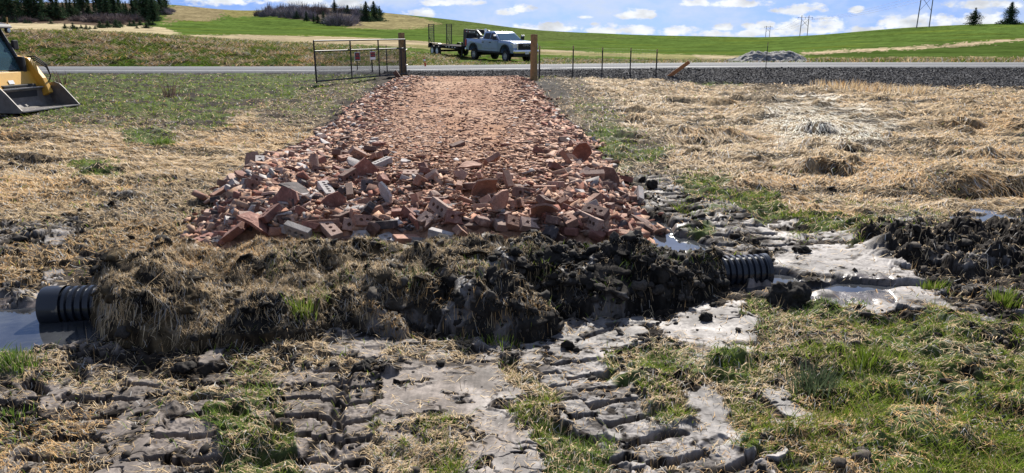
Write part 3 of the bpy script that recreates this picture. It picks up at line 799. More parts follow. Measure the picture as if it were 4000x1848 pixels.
def mound_z(x, y):
    fx = np.clip((x - mx0) / (mx1 - mx0) * (MX.shape[1] - 1), 0, MX.shape[1] - 1.001); fy = np.clip((y - my0) / (my1 - my0) * (MX.shape[0] - 1), 0, MX.shape[0] - 1.001)
    ix, iy = fx.astype(int), fy.astype(int); fx = fx - ix; fy = fy - iy
    z = (MZ[iy, ix] * (1 - fx) + MZ[iy, ix + 1] * fx) * (1 - fy) + (MZ[iy + 1, ix] * (1 - fx) + MZ[iy + 1, ix + 1] * fx) * fy
    return np.where((x > mx0) & (x < mx1) & (y > my0) & (y < my1), z, -1)
def surf(x, y): return np.maximum(gz(x, y), mound_z(x, y))
def build_mound():
    x, y = MX, MY
    n1 = fbm(x * 2.2, y * 2.2, 4, .6, 161); n2 = fbm(x * 11, y * 11, 4, .6, 163)
    strawy = sstep(.15, -.9, x + .5 * n1 + .8 * (y - 4.6) * -1)
    soil = lerp(np.array([.013, .0115, .010]), np.array([.058, .05, .042]), np.clip(.35 + .5 * n1 + .5 * n2, 0, 1)[..., None])
    pal = np.array([.17, .15, .135]); soil = lerp(soil, pal, (sstep(.35, .7, n1 + .5 * n2) * .7)[..., None])
    th = lerp(np.array([.022, .016, .010]), np.array([.17, .125, .07]), np.clip(.35 + .5 * n1 + .55 * n2, 0, 1)[..., None])
    c = lerp(soil, th, (strawy * sstep(-.4, .3, n1 + .3))[..., None])
    # clods overhang a little: push the face towards and away from the ditch
    ox = .045 * fbm(x * 5, MZ * 9 + y * 2, 3, .6, 165); oy = .07 * fbm(x * 4.2, MZ * 8 + y * 1.5, 3, .6, 167) * sstep(0, .12, MH)
    V = np.stack([x + ox * sstep(0, .1, MH), y + oy, MZ], -1)
    s = np.stack([np.full(x.shape, .9) - .4 * sstep(.35, .7, n1 + .5 * n2), np.full(x.shape, .08) + .35 * sstep(.35, .7, n1 + .5 * n2), np.full(x.shape, .9)], -1)
    o = npmesh('earth_mound', V.reshape(-1, 3), grid_faces(*x.shape), M_GROUND, None, {'Col': np.clip(c, .004, .8).reshape(-1, 3), 'Surf': s.reshape(-1, 3)}, True)
    tag(o, 'long mound of black mud and matted dead grass heaped over the culvert pipe', 'mound')
build_mound()

# ------------------------------------------------------------------ standing water
def build_water():
    m, nt, b = new_mat('ditch_water'); N, L = nt.nodes, nt.links
    b.inputs['Base Color'].default_value = (.05, .042, .032, 1); b.inputs['Roughness'].default_value = .05; b.inputs['IOR'].default_value = 1.75
    tc = N.new('ShaderNodeTexCoord'); no = N.new('ShaderNodeTexNoise'); no.inputs['Scale'].default_value = 5; no.inputs['Detail'].default_value = 3
    mr = N.new('ShaderNodeMapRange'); mr.inputs['From Min'].default_value = .35; mr.inputs['From Max'].default_value = .7; mr.inputs['To Min'].default_value = .55; mr.inputs['To Max'].default_value = 1.6
    L.new(tc.outputs['Object'], no.inputs['Vector']); L.new(no.outputs['Fac'], mr.inputs['Value'])
    sc = N.new('ShaderNodeVectorMath'); sc.operation = 'SCALE'; sc.inputs[0].default_value = (.034, .036, .040); L.new(mr.outputs[0], sc.inputs['Scale']); L.new(sc.outputs[0], b.inputs['Base Color'])
    bp = N.new('ShaderNodeBump'); bp.inputs['Strength'].default_value = .06; bp.inputs['Distance'].default_value = .02
    L.new(no.outputs['Fac'], bp.inputs['Height']); L.new(bp.outputs[0], b.inputs['Normal'])
    for (pu, pv, rx, ry, z_) in ((-60, 1258, 1.9, .62, -.05), (3330, 1105, 1.5, .55, -.055), (3860, 843, .8, .45, -.045), (2570, 915, .6, .8, -.055)):
        x0, y0 = flat_hit(pu, pv, z_)
        n = 48
        V = [(x0, y0, z_)] + [(x0 + rx * math.cos(2 * math.pi * k / n), y0 + ry * math.sin(2 * math.pi * k / n), z_) for k in range(n)]
        F = [(0, 1 + k, 1 + (k + 1) % n) for k in range(n)]
        o = npmesh('water', np.array(V), np.array(F), m); tag(o, kind='structure')
build_water()
# ------------------------------------------------------------------ grass and straw, blade by blade
def blades(name, x, y, zfun, head, length, width, lift, tipz, colr, mat, flat=True, curl=None, parent=None):
    """flat: straw lying on the land; else upright blades leaning along head. Returns one mesh."""
    n = len(x)
    dx, dy = np.cos(head), np.sin(head)
    c = curl if curl is not None else np.zeros(n)
    h2 = head + c
    x1, y1 = x + dx * length * .5, y + dy * length * .5
    x2, y2 = x1 + np.cos(h2) * length * .5, y1 + np.sin(h2) * length * .5
    if flat:
        z0 = zfun(x, y) - .004; z1 = np.maximum(zfun(x1, y1), z0 - .05) + lift; z2 = np.maximum(zfun(x2, y2), z1 - .12) + tipz
        px, py = -dy * width / 2, dx * width / 2
        q = .5
    else:
        up = lift                                    # height of the blade; head gives the lean
        z0 = zfun(x, y) - .004; z1 = z0 + up * .62; z2 = z0 + up
        th = np.random.default_rng(3).random(n) * np.pi
        px, py = np.cos(th) * width / 2, np.sin(th) * width / 2
        q = .62
    V = np.empty((n, 5, 3), np.float32)
    V[:, 0] = np.stack([x - px, y - py, z0], -1); V[:, 1] = np.stack([x + px, y + py, z0], -1)
    V[:, 2] = np.stack([x1 - px * .8, y1 - py * .8, z1], -1); V[:, 3] = np.stack([x1 + px * .8, y1 + py * .8, z1], -1)
    V[:, 4] = np.stack([x2, y2, z2], -1)
    b = np.arange(n, dtype=np.int32)[:, None] * 5
    F = np.concatenate([b + np.array([0, 1, 3]), b + np.array([0, 3, 2]), b + np.array([2, 3, 4])], 0)
    C = np.repeat(colr[:, None, :], 5, 1)
    return V.reshape(-1, 3), F, C.reshape(-1, 3)
def link_blades(name, parts, mat, kind='stuff', parent=None):
    off = 0; Vs, Fs, Cs = [], [], []
    for V, F, C in parts:
        Vs.append(V); Fs.append(F + off); Cs.append(C); off += len(V)
    o = npmesh(name, np.concatenate(Vs), np.concatenate(Fs), mat, parent, np.concatenate(Cs))
    if kind: tag(o, kind=kind)
    return o
def screen_points(n, v0, v1, u0=-1150, u1=5150, rg=rng):
    u = rg.uniform(u0, u1, n); v = rg.uniform(v0, v1, n)
    dx, dy, dz = uv_ray(u, v); t = -CAM_H / dz
    return dx * t, dy * t

def straw_color(n, x, y, dark, pale):
    t = rng.random(n)[:, None]
    c = lerp(np.array([.36, .235, .115]), np.array([.78, .60, .365]), t ** .8)
    gold = (fbm(x * .35, y * .5, 3, .5, 171) > .15) & (rng.random(n) < .5)
    c = np.where(gold[:, None], c * np.array([1.0, .84, .62]), c)
    grey = rng.random(n) < .18
    c = np.where(grey[:, None], c.mean(1, keepdims=True) * np.array([1.05, 1.0, .92]), c)
    c = lerp(c, np.array([.90, .83, .70]) * (.8 + .3 * t), (pale * .9)[:, None])
    c = c * (1 - .52 * dark)[:, None]
    return np.clip(c * rng.uniform(.75, 1.15, (n, 1)), .01, .85)
def green_color(n, x, y):
    t = rng.random(n)[:, None]
    c = lerp(np.array([.095, .150, .014]), np.array([.29, .365, .052]), t)
    dry = rng.random(n) < .16
    c = np.where(dry[:, None], np.array([.40, .33, .17]) * (.6 + .5 * t), c)
    blu = fbm(x * .8, y * .8, 2, .5, 173) > .3
    return np.where(blu[:, None], c * np.array([.85, .95, 1.25]), c)
def px_width(y, k): return k * y / 709.0

def not_on(x, y): return (brick_in(x, y) < .02) & (y < shoulder_y(x) + .25) & (mound_z(x, y) < gz(x, y) + .015)

# flattened straw over the field
N_ST = 1130000
x, y = screen_points(N_ST, 288, 1900)
C = cover(x, y)
tuft = fbm(x * 3.2, y * 3.2, 3, .6, 181)
keep = (rng.random(N_ST) < np.clip(C[:, 0] * (1 - .55 * C[:, 1] * sstep(7, 14, y)) * (1.0 + .9 * tuft * (C[:, 0] < .95)), 0, 1) * np.clip(.42 + .05 * y, .42, 1.0)) & not_on(x, y)
x, y, C = x[keep], y[keep], C[keep]; n = len(x)
flow = 2.2 * fbm(x * .28, y * .28, 3, .5, 183) + 1.3 * fbm(x * .9, y * .9, 2, .5, 185)
lft = sstep(2.0, -.5, x)
head = flow * lerp(1.1, .35, lft) + rng.normal(0, .5, n) + np.where(rng.random(n) < .5, 0, math.pi)
mess = C[:, 0] < .9
head = np.where(mess & (rng.random(n) < .6), rng.random(n) * 2 * np.pi, head)
head = np.where(C[:, 7] > .5, -1.9 + (x - 5.5) * .5 + rng.normal(0, .25, n), head)
length = rng.uniform(.05, .20, n) * np.interp(y, [2.5, 5, 10, 28], [.62, 1.0, 1.6, 2.6]) * np.where(mess, .7, 1)
width = np.maximum(rng.uniform(.0018, .0042, n), px_width(y, rng.uniform(.55, 1.0, n)))
lift = np.abs(rng.normal(0, .010, n)) * np.clip(.5 + .06 * y, .6, 1.8) + .003
tipz = np.abs(rng.normal(0, .014, n)) * np.clip(.5 + .06 * y, .6, 1.8)
stand = rng.random(n) < .03
tipz = np.where(stand, rng.uniform(.03, .12, n), tipz)
parts = [blades('straw', x, y, gz, head, length, width, lift, tipz, straw_color(n, x, y, np.clip(C[:, 6] * .75, 0, 1), C[:, 7]), M_STRAW, True, rng.normal(0, .6, n))]
link_blades('dead_grass', parts, M_STRAW)

# living grass
N_G = 650000
x, y = screen_points(N_G, 285, 1900)
C = cover(x, y)
tuft = fbm(x * 2.6, y * 2.6, 3, .6, 191) + .5 * fbm(x * 9, y * 9, 2, .5, 193)
keep = (rng.random(N_G) < np.clip(C[:, 1] * (.62 + 1.2 * tuft), 0, 1) * np.clip(.30 + .06 * y, .3, 1.0)) & not_on(x, y)
x, y, C, tuft = x[keep], y[keep], C[keep], tuft[keep]; n = len(x)
head = rng.random(n) * 2 * np.pi
hgt = rng.uniform(.012, .045, n) * (1 + .9 * np.clip(tuft, 0, 1)) * np.clip(.8 + .03 * y, .85, 1.5)
width = np.maximum(rng.uniform(.002, .0045, n), px_width(y, rng.uniform(.55, .95, n)))
length = hgt * rng.uniform(.5, 1.6, n)
parts = [blades('grass', x, y, gz, head, length, width, hgt, None, green_color(n, x, y), M_BLADE, False, rng.normal(0, .3, n))]
link_blades('grass', parts, M_BLADE)

# straw and roots hanging over the mound
N_M = 190000
x = rng.uniform(mx0 + .1, mx1 - .1, N_M); y = rng.uniform(my0 + .1, my1 - .15, N_M)
h = mound_z(x, y) - gz(x, y)
dens = np.interp(x, [-3.2, -2.6, -1.2, -.2, .3, 1.0, 2.3], [1, 1, .85, .7, .32, .26, .30]) * np.clip(.75 + 1.1 * fbm(x * 2.2, y * 2.6, 3, .55, 195), .1, 1)
keep = (h > .02) & (rng.random(N_M) < dens) & (brick_in(x, y) < .3)
x, y = x[keep], y[keep]; n = len(x)
head = np.where(rng.random(n) < .1, -math.pi / 2 + rng.normal(0, .8, n), rng.random(n) * 2 * np.pi)
length = rng.uniform(.018, .085, n) * np.where(rng.random(n) < .05, 2.2, 1) * np.where(x < -.2, 1, .7)
dk = np.clip(np.interp(x, [-3, -1.6, 0, .5, 2.4], [.4, .5, .6, .95, .9]) + .75 * fbm(x * 3, y * 3, 3, .5, 199) + rng.normal(0, .25, n), 0, 1.5)
parts = [blades('mat', x, y, surf, head, length, rng.uniform(.002, .004, n), np.abs(rng.normal(0, .012, n)) + .003, np.abs(rng.normal(0, .022, n)), straw_color(n, x, y, dk, dk * 0), M_STRAW, True, rng.normal(0, .5, n))]
k = (rng.random(N_M) < .05)
xg = rng.uniform(-1.6, 1.9, 9000); yg = rng.uniform(3.7, 5.2, 9000)
kg = (fbm(xg * 3, yg * 3, 2, .5, 197) > .32) & (mound_z(xg, yg) > gz(xg, yg) + .03)
xg, yg = xg[kg], yg[kg]; m_ = len(xg)
parts.append(blades('mat', xg, yg, surf, rng.random(m_) * 6.28, rng.uniform(.02, .07, m_), rng.uniform(.002, .004, m_), rng.uniform(.02, .07, m_), None, green_color(m_, xg, yg), M_BLADE, False, rng.normal(0, .3, m_)))
link_blades('matted_grass', parts, M_STRAW)

# weeds and straw on the verge and the roadside bank
N_B = 150000
u = rng.uniform(-700, 4600, N_B); yy = rng.uniform(38.8, 62, N_B); x = (u - 2000) / FPX * (yy * CP + .4)
P = project(x, yy, gz(x, yy))
m1 = fbm(x * .5, yy * 1.3, 4, .6, 139)
isg = m1 < .05 + .1 * rng.normal(0, 1, N_B)
keep = (rng.random(N_B) < np.where(P[0] < 1650, np.where(yy < 47.5, 1.0, .25), .55 * (yy < 58)))
keep &= ~((P[0] > 1790) & (P[0] < 2120) & (yy > 46) & (yy < 58))
keep &= ~((P[0] > 3060) & (yy > 46.5))
x, yy, isg = x[keep], yy[keep], isg[keep]; n = len(x)
colr = np.where(isg[:, None], green_color(n, x, yy) * .6, straw_color(n, x, yy, np.full(n, .5), np.zeros(n)))
tall = np.where(sstep(3000, 3300, project(x, yy, 0)[0]) > .5, 1.6, 1.0)
head = np.where(rng.random(n) < .6, rng.normal(.5, .6, n) + math.pi * (rng.random(n) < .3), rng.random(n) * 6.28)
ln = rng.uniform(.12, .45, n)
parts = [blades('verge', x, yy, gz, head, ln, px_width(yy, rng.uniform(.5, .95, n)), rng.uniform(.05, .22, n) * tall, None, colr, M_BLADE, False, rng.normal(0, .4, n))]
link_blades('verge_grass', parts, M_BLADE)
# ------------------------------------------------------------------ broken bricks
BCOL = {'red': (.225, .102, .076), 'orange': (.305, .163, .112), 'brown': (.165, .096, .074), 'pink': (.37, .248, .195), 'grey': (.37, .335, .315), 'dark': (.085, .07, .068)}
def brick_mat(nm, c):
    m, nt, b = new_mat(nm); N, L = nt.nodes, nt.links
    tc = N.new('ShaderNodeTexCoord'); oi = N.new('ShaderNodeObjectInfo')
    va = N.new('ShaderNodeVectorMath'); va.operation = 'ADD'; L.new(tc.outputs['Object'], va.inputs[0])
    cm = N.new('ShaderNodeCombineXYZ'); ml = N.new('ShaderNodeMath'); ml.operation = 'MULTIPLY'; ml.inputs[1].default_value = 50; L.new(oi.outputs['Random'], ml.inputs[0]); L.new(ml.outputs[0], cm.inputs[0]); L.new(cm.outputs[0], va.inputs[1])
    n1 = N.new('ShaderNodeTexNoise'); n1.inputs['Scale'].default_value = 14; n1.inputs['Detail'].default_value = 7; n1.inputs['Roughness'].default_value = .7; L.new(va.outputs[0], n1.inputs['Vector'])
    n2 = N.new('ShaderNodeTexNoise'); n2.inputs['Scale'].default_value = 120; n2.inputs['Detail'].default_value = 3; L.new(va.outputs[0], n2.inputs['Vector'])
    cr = N.new('ShaderNodeValToRGB'); e = cr.color_ramp.elements
    e[0].position = .32; e[0].color = tuple(q * .62 for q in c) + (1,); e[1].position = .55; e[1].color = tuple(c) + (1,)
    k = e.new(.72); k.color = tuple(.45 * q + .55 * d for q, d in zip(c, (.52, .37, .29))) + (1,)      # mortar and dust
    L.new(n1.outputs['Fac'], cr.inputs['Fac'])
    mr = N.new('ShaderNodeMapRange'); mr.inputs['From Min'].default_value = .3; mr.inputs['From Max'].default_value = .7; mr.inputs['To Min'].default_value = .75; mr.inputs['To Max'].default_value = 1.2; L.new(n2.outputs['Fac'], mr.inputs['Value'])
    m2 = N.new('ShaderNodeMath'); m2.operation = 'MULTIPLY_ADD'; m2.inputs[1].default_value = .45; m2.inputs[2].default_value = .78; L.new(oi.outputs['Random'], m2.inputs[0])
    m3 = N.new('ShaderNodeMath'); m3.operation = 'MULTIPLY'; L.new(mr.outputs[0], m3.inputs[0]); L.new(m2.outputs[0], m3.inputs[1])
    sc = N.new('ShaderNodeVectorMath'); sc.operation = 'SCALE'; L.new(cr.outputs['Color'], sc.inputs[0]); L.new(m3.outputs[0], sc.inputs['Scale']); L.new(sc.outputs[0], b.inputs['Base Color'])
    b.inputs['Roughness'].default_value = .85; b.inputs['Specular IOR Level'].default_value = .3
    bp = N.new('ShaderNodeBump'); bp.inputs['Strength'].default_value = .5; bp.inputs['Distance'].default_value = .006; L.new(n2.outputs['Fac'], bp.inputs['Height']); L.new(bp.outputs[0], b.inputs['Normal'])
    return m
BM = {k: brick_mat('brick_' + k, c) for k, c in BCOL.items()}

def brick_mesh(name, L, W, H, holes, broken=0.0, seed=0, hr=.0165):
    """brick lying flat, cored through its height; broken < 1 keeps that share of its length with a jagged end"""
    rg = random.Random(seed)
    x0, x1 = -L / 2, L / 2
    cut = x1 if not broken else x0 + L * broken
    out = [(x0, -W / 2), ]
    end = []
    if broken:
        k = 7
        for i in range(k):
            yy = -W / 2 + W * i / (k - 1)
            end.append((cut + rg.uniform(-.018, .018) + .02 * math.sin(i + seed), yy))
    else: end = [(x1, -W / 2), (x1, W / 2)]
    out += end + [(x0, W / 2)]
    hs = []
    for i in range(holes):
        hx = x0 + L * (i + 1) / (holes + 1) if holes != 10 else x0 + L * (i % 5 + .9) / 5.8
        hy = 0 if holes != 10 else (-.02 if i < 5 else .02)
        if hx + hr * 1.7 < cut - (.02 if broken else 0):
            hs.append([(hx + hr * math.cos(-2 * math.pi * k / 10), hy + hr * math.sin(-2 * math.pi * k / 10)) for k in range(10)])
    loops = [out] + hs
    tris = geometry.tessellate_polygon([[Vector((p[0], p[1], 0)) for p in l] for l in loops])
    P = [p for l in loops for p in l]; n = len(P)
    jz = [rg.uniform(-.004, .004) if broken else 0 for _ in P]
    V = [(p[0], p[1], -H / 2) for p in P] + [(p[0] + (jz[i] * 2), p[1], H / 2 + jz[i] * .3) for i, p in enumerate(P)]
    F = [tuple(t[::-1]) for t in tris] + [tuple(q + n for q in t) for t in tris]
    o = 0
    for l in loops:
        m = len(l)
        for i in range(m): F.append((o + i, o + (i + 1) % m, n + o + (i + 1) % m, n + o + i))
        o += m
    me = bpy.data.meshes.new(name); me.from_pydata([(a - (x0 + cut) / 2, b, c) for a, b, c in V], [], F)
    bm = bmesh.new(); bm.from_mesh(me); bmesh.ops.recalc_face_normals(bm, faces=bm.faces)
    bmesh.ops.bevel(bm, geom=[e for e in bm.edges if e.is_manifold and e.calc_face_angle(0) > .9 and max(abs(v.co.y) for v in e.verts) > W * .48], offset=.0035, segments=1, affect='EDGES', clamp_overlap=True)
    bm.to_mesh(me); bm.free(); me.materials.append(BM['red'])
    return me
def chunk_mesh(name, d, seed, npts=15):
    rg = random.Random(seed); bm = bmesh.new()
    for i in range(npts):
        v = [rg.uniform(-.5, .5) for _ in range(3)]
        if i < 8: v = [(.5 if i & (1 << k) else -.5) * rg.uniform(.55, 1.0) for k in range(3)]
        bm.verts.new([v[k] * d[k] for k in range(3)])
    r = bmesh.ops.convex_hull(bm, input=bm.verts)
    bmesh.ops.delete(bm, geom=[g for g in r['geom_interior'] if isinstance(g, bmesh.types.BMVert)], context='VERTS')
    bmesh.ops.bevel(bm, geom=list(bm.edges), offset=.004, segments=1, affect='EDGES', clamp_overlap=True)
    bmesh.ops.recalc_face_normals(bm, faces=bm.faces)
    me = bpy.data.meshes.new(name); bm.to_mesh(me); bm.free(); me.materials.append(BM['red'])
    return me
def tile_mesh(name, w, l, bend, seed):
    """piece of a curved clay tile: a bent plate with a broken outline"""
    rg = random.Random(seed); n = 9; th = .022
    rad = [1 + rg.uniform(-.28, .12) for _ in range(n)]
    ring = [(math.cos(2 * math.pi * k / n) * w / 2 * rad[k], math.sin(2 * math.pi * k / n) * l / 2 * rad[k]) for k in range(n)]
    V = []; rings = []
    for f in (0.0001, .5, 1.0):
        for s in (0, 1):
            for (a, b) in ring:
                aa, bb = a * f, b * f
                V.append((aa, bb, -bend * (aa / (w / 2)) ** 2 + (th if s else 0)))
    F = []
    for s in (0, 1):
        for lev in (0, 1):
            o0, o1 = (lev * 2 + s) * n, ((lev + 1) * 2 + s) * n
            for k in range(n):
                k2 = (k + 1) % n; q = (o0 + k, o0 + k2, o1 + k2, o1 + k); F.append(q if not s else q[::-1])
    for k in range(n):
        k2 = (k + 1) % n; F.append((4 * n + k, 4 * n + k2, 5 * n + k2, 5 * n + k))
    me = bpy.data.meshes.new(name); me.from_pydata(V, [], F); me.materials.append(BM['orange'])
    bm = bmesh.new(); bm.from_mesh(me); bmesh.ops.remove_doubles(bm, verts=bm.verts, dist=.0004); bmesh.ops.recalc_face_normals(bm, faces=bm.faces); bm.to_mesh(me); bm.free()
    return me
# form: mesh, words, weight, half thickness, longest side
FORMS = []
for k in range(2): FORMS.append((brick_mesh('brick', .215, .10, .062, 3, 0, 10 + k), 'three-holed whole brick', 2.4, .031, .215, 'brick'))
FORMS.append((brick_mesh('brick', .255, .10, .07, 5, 0, 13), 'long five-holed brick', 1.6, .035, .255, 'brick'))
FORMS.append((brick_mesh('brick', .21, .10, .06, 0, 0, 14), 'solid whole brick', 2.2, .03, .21, 'brick'))
for k in range(3): FORMS.append((brick_mesh('half_brick', .215, .10, .062, 3, .55 + .1 * k, 20 + k), 'broken holed brick', 3.2, .031, .15, 'half_brick'))
for k in range(3): FORMS.append((brick_mesh('half_brick', .21, .10, .06, 0, .45 + .12 * k, 30 + k), 'solid half brick', 3.0, .03, .12, 'half_brick'))
for k in range(4): FORMS.append((chunk_mesh('brick_fragment', (.15, .11, .07), 40 + k), 'angular brick lump', 2.6, .032, .14, 'brick_fragment'))
for k in range(3): FORMS.append((chunk_mesh('brick_fragment', (.17, .10, .03), 50 + k), 'flat brick flake', 2.2, .014, .16, 'brick_fragment'))
for k in range(4): FORMS.append((tile_mesh('tile_fragment', .20 + .05 * k, .24, .02 + .008 * k, 60 + k), 'curved clay tile piece', 1.15, .02, .26, 'tile_fragment'))
CW = {'red': 'red', 'orange': 'orange', 'brown': 'brown', 'pink': 'dusty pink', 'grey': 'pale grey', 'dark': 'charcoal'}
used_labels = {}
def place_words(u, v):
    side = 'by the straw edge of the track' if u < lerp(980, 1560, sstep(900, 400, v)) else 'by the muddy far edge of the track'
    e = np.interp(v, [305, 600, 950], [.5, .5, .5])
    return side
def build_bricks():
    W = [f[2] for f in FORMS]
    spots = []
    heroes = [  # u, v, form, colour, yaw, pitch, roll: bricks one can pick out along the front of the heap
        (1265, 905, 2, 'orange', .25, 0.0, 1.25), (1395, 905, 0, 'pink', -.1, .1, 1.1), (1118, 873, 4, 'brown', .3, -.1, 1.2), (1432, 895, 0, 'orange', .6, .2, .9),
        (1170, 828, 4, 'dark', .5, .1, 1.1), (1195, 790, 3, 'grey', .35, -.05, .25), (1075, 765, 18, 'pink', .3, .15, -.15), (930, 735, 19, 'pink', 1.2, .5, .5),
        (1010, 925, 20, 'red', .5, .75, .35), (1300, 855, 17, 'orange', .8, -.2, .3), (1690, 805, 3, 'brown', -.05, 0, 1.45), (1630, 800, 4, 'orange', 1.3, .1, 1.3),
        (1720, 848, 0, 'pink', -.8, .3, 1.2), (1770, 875, 4, 'red', .1, .2, 1.0), (1835, 890, 3, 'brown', .05, 0, .2), (1545, 848, 18, 'orange', .2, .25, .1),
        (2128, 762, 0, 'orange', .02, 0, 1.5), (2150, 640, 8, 'pink', -.2, 0, .1), (2240, 858, 2, 'red', -.9, .1, 1.1), (2325, 845, 0, 'brown', -.6, .1, .5),
        (2420, 775, 3, 'brown', .7, .4, .3), (2275, 640, 19, 'red', 1.4, 1.1, 0), (2270, 770, 8, 'grey', .9, .1, .3), (2060, 905, 4, 'pink', .2, .2, .6),
        (1960, 895, 8, 'pink', .4, .2, .3), (2005, 905, 4, 'orange', .1, .3, .6), (2470, 925, 4, 'pink', .1, 0, .2), (2440, 935, 8, 'orange', .3, .2, .2),
        (1885, 880, 10, 'brown', .6, .3, .2), (2150, 865, 11, 'red', .2, .4, .3), (860, 905, 5, 'brown', -.5, .2, .9), (835, 850, 9, 'pink', .1, .1, .1),
        (820, 935, 8, 'grey', .3, .1, .2), (905, 880, 12, 'grey', .3, .3, .2), (1010, 880, 13, 'grey', .2, .3, .3), (1300, 800, 7, 'grey', .8, .2, .2),
        (1062, 705, 7, 'grey', .2, .1, .3), (990, 815, 3, 'dark', -.4, .2, .5), (1345, 738, 14, 'grey', .5, .2, -.1), (1240, 690, 4, 'brown', -.4, .2, .9),
        (1665, 690, 0, 'dark', .2, .0, .2), (1705, 700, 2, 'brown', .1, .05, 1.0), (1615, 695, 1, 'pink', .0, .05, .3), (1480, 690, 5, 'orange', .5, .2, .8), (1580, 640, 7, 'grey', .1, .1, .2)]
    for h in heroes:
        p = hit(h[0], h[1]); spots.append((p.x, p.y, h[2], h[3], h[4:7], True))
    tries = 0
    while len(spots) < 300 and tries < 60000:
        tries += 1
        q = random.random()
        v_ = 955 - 420 * random.random() ** 1.5
        el, er = np.interp(v_, [e[0] for e in EDGE], [e[1] for e in EDGE]), np.interp(v_, [e[0] for e in EDGE], [e[2] for e in EDGE])
        if q < .45: u_ = el + (er - el) * random.random() ** 2.2 * .75
        elif q < .70: u_ = er - (er - el) * random.random() ** 2.4 * .5
        else: u_ = random.uniform(el, er)
        if v_ < 700 and 1500 < u_ < 2150 and random.random() < .85: continue
        p = hit(u_, v_)
        b_ = float(brick_in(np.array([p.x]), np.array([p.y]))[0])
        if b_ < -.12: continue
        if any((p.x - s[0]) ** 2 + (p.y - s[1]) ** 2 < (.085 if p.y < 7 else .12) ** 2 for s in spots): continue
        f = random.choices(range(len(FORMS)), W)[0]
        right = u_ > 1800
        c = random.choices(list(BCOL), [3.4, 3.4, 2.0, 2.2, .7, .45] if right else [2.8, 2.2, 2.2, 2.2, 2.4, 1.8])[0]
        calm = .45 if p.y > 9 else 1.0
        rot = (random.uniform(-math.pi, math.pi), random.gauss(0, .32) * calm, random.choice([0, 0, 0, 1.5]) * calm + random.gauss(0, .32) * calm)
        spots.append((p.x, p.y, f, c, rot, False))
    order = sorted(range(len(spots)), key=lambda i: spots[i][1])
    placed = []
    for i in order:
        x, y, f, c, rot, hero = spots[i]
        me, words, w_, half, side, nm = FORMS[f]
        M = Matrix.Rotation(rot[0], 3, 'Z') @ Matrix.Rotation(rot[1], 3, 'Y') @ Matrix.Rotation(rot[2], 3, 'X')
        zs = [(M @ v.co) for v in me.vertices]
        lo = min(q.z for q in zs)
        z = float(surf(np.array([x]), np.array([y]))[0]) - lo - random.uniform(.012, .03)
        o = bpy.data.objects.new(nm, me); col.objects.link(o)
        o.location = (x, y, z); o.rotation_euler = M.to_euler()
        o.material_slots[0].link = 'OBJECT'; o.material_slots[0].material = BM[c]
        up = M @ Vector((0, 0, 1))
        pose = 'lying flat' if abs(up.z) > .93 else 'on its face' if abs(up.z) < .5 else 'leaning'
        if abs((M @ Vector((1, 0, 0))).z) > .75: pose = 'on end'
        u_, v_ = project(x, y, z)
        placed.append((o, c, words, pose, float(u_), float(v_), x, y))
    # say which one: look first, then what it lies beside
    def zone(u, v):
        el, er = np.interp(v, [e[0] for e in EDGE], [e[1] for e in EDGE]), np.interp(v, [e[0] for e in EDGE], [e[2] for e in EDGE])
        q = (u - el) / (er - el)
        if v > 880: dep = 'against the mud mound'
        elif v > 780: dep = 'behind the front row'
        elif v > 680: dep = 'mid heap'
        elif v > 590: dep = 'where the heap flattens'
        else: dep = 'up the track'
        return ('straw side' if q < .17 else 'straw half' if q < .42 else 'middle' if q < .62 else 'puddle half' if q < .85 else 'puddle side'), dep
    groups = {}
    for r in placed:
        z_ = zone(r[4], r[5]); groups.setdefault((r[1], r[2], r[3]) + z_, []).append(r)
    gname = 'bricks and broken pieces dumped on the track'
    for key, rs in groups.items():
        c, words, pose, sd, dep = key
        rs.sort(key=lambda r: -r[5])
        for i, r in enumerate(rs):
            base = f'{CW[c]} {words} {pose}, {sd}, {dep}'
            if len(rs) > 1: base = (['nearer ', 'farther '] if len(rs) == 2 else ['nearest ', 'middle ', 'farthest ', 'last '])[min(i, 3)] + base
            tag(r[0], base, 'brick', gname)
    return placed
BRICKS = build_bricks()

# ------------------------------------------------------------------ everything smaller: shards, clods and stones
def tri_arrays(me):
    me.calc_loop_triangles()
    V = np.empty(len(me.vertices) * 3, np.float32); me.vertices.foreach_get('co', V)
    T = np.empty(len(me.loop_triangles) * 3, np.int32); me.loop_triangles.foreach_get('vertices', T)
    return V.reshape(-1, 3), T.reshape(-1, 3)
def raw_chunk(d, seed, npts=12):
    rg = random.Random(seed); bm = bmesh.new()
    for i in range(npts):
        v = [rg.uniform(-.5, .5) for _ in range(3)]
        if i < 8: v = [(.5 if i & (1 << k) else -.5) * rg.uniform(.45, 1.0) for k in range(3)]
        bm.verts.new([v[k] * d[k] for k in range(3)])
    r = bmesh.ops.convex_hull(bm, input=bm.verts)
    bmesh.ops.delete(bm, geom=[g for g in r['geom_interior'] if isinstance(g, bmesh.types.BMVert)], context='VERTS')
    me = bpy.data.meshes.new('tmp'); bm.to_mesh(me); bm.free(); q = tri_arrays(me); bpy.data.meshes.remove(me); return q
def clod_chunk(seed):
    bm = bmesh.new(); bmesh.ops.create_icosphere(bm, subdivisions=2, radius=.5)
    P = np.array([v.co for v in bm.verts])
    d = 1 + .55 * perlin(P[:, 0] * 2.6 + seed, P[:, 1] * 2.6 + P[:, 2] * 2.1, seed) + .5 * perlin(P[:, 0] * 6 + P[:, 2] * 4, P[:, 1] * 6 + seed, seed + 2)
    for v, k in zip(bm.verts, d): v.co *= k
    me = bpy.data.meshes.new('tmp'); bm.to_mesh(me); bm.free(); q = tri_arrays(me); bpy.data.meshes.remove(me); return q
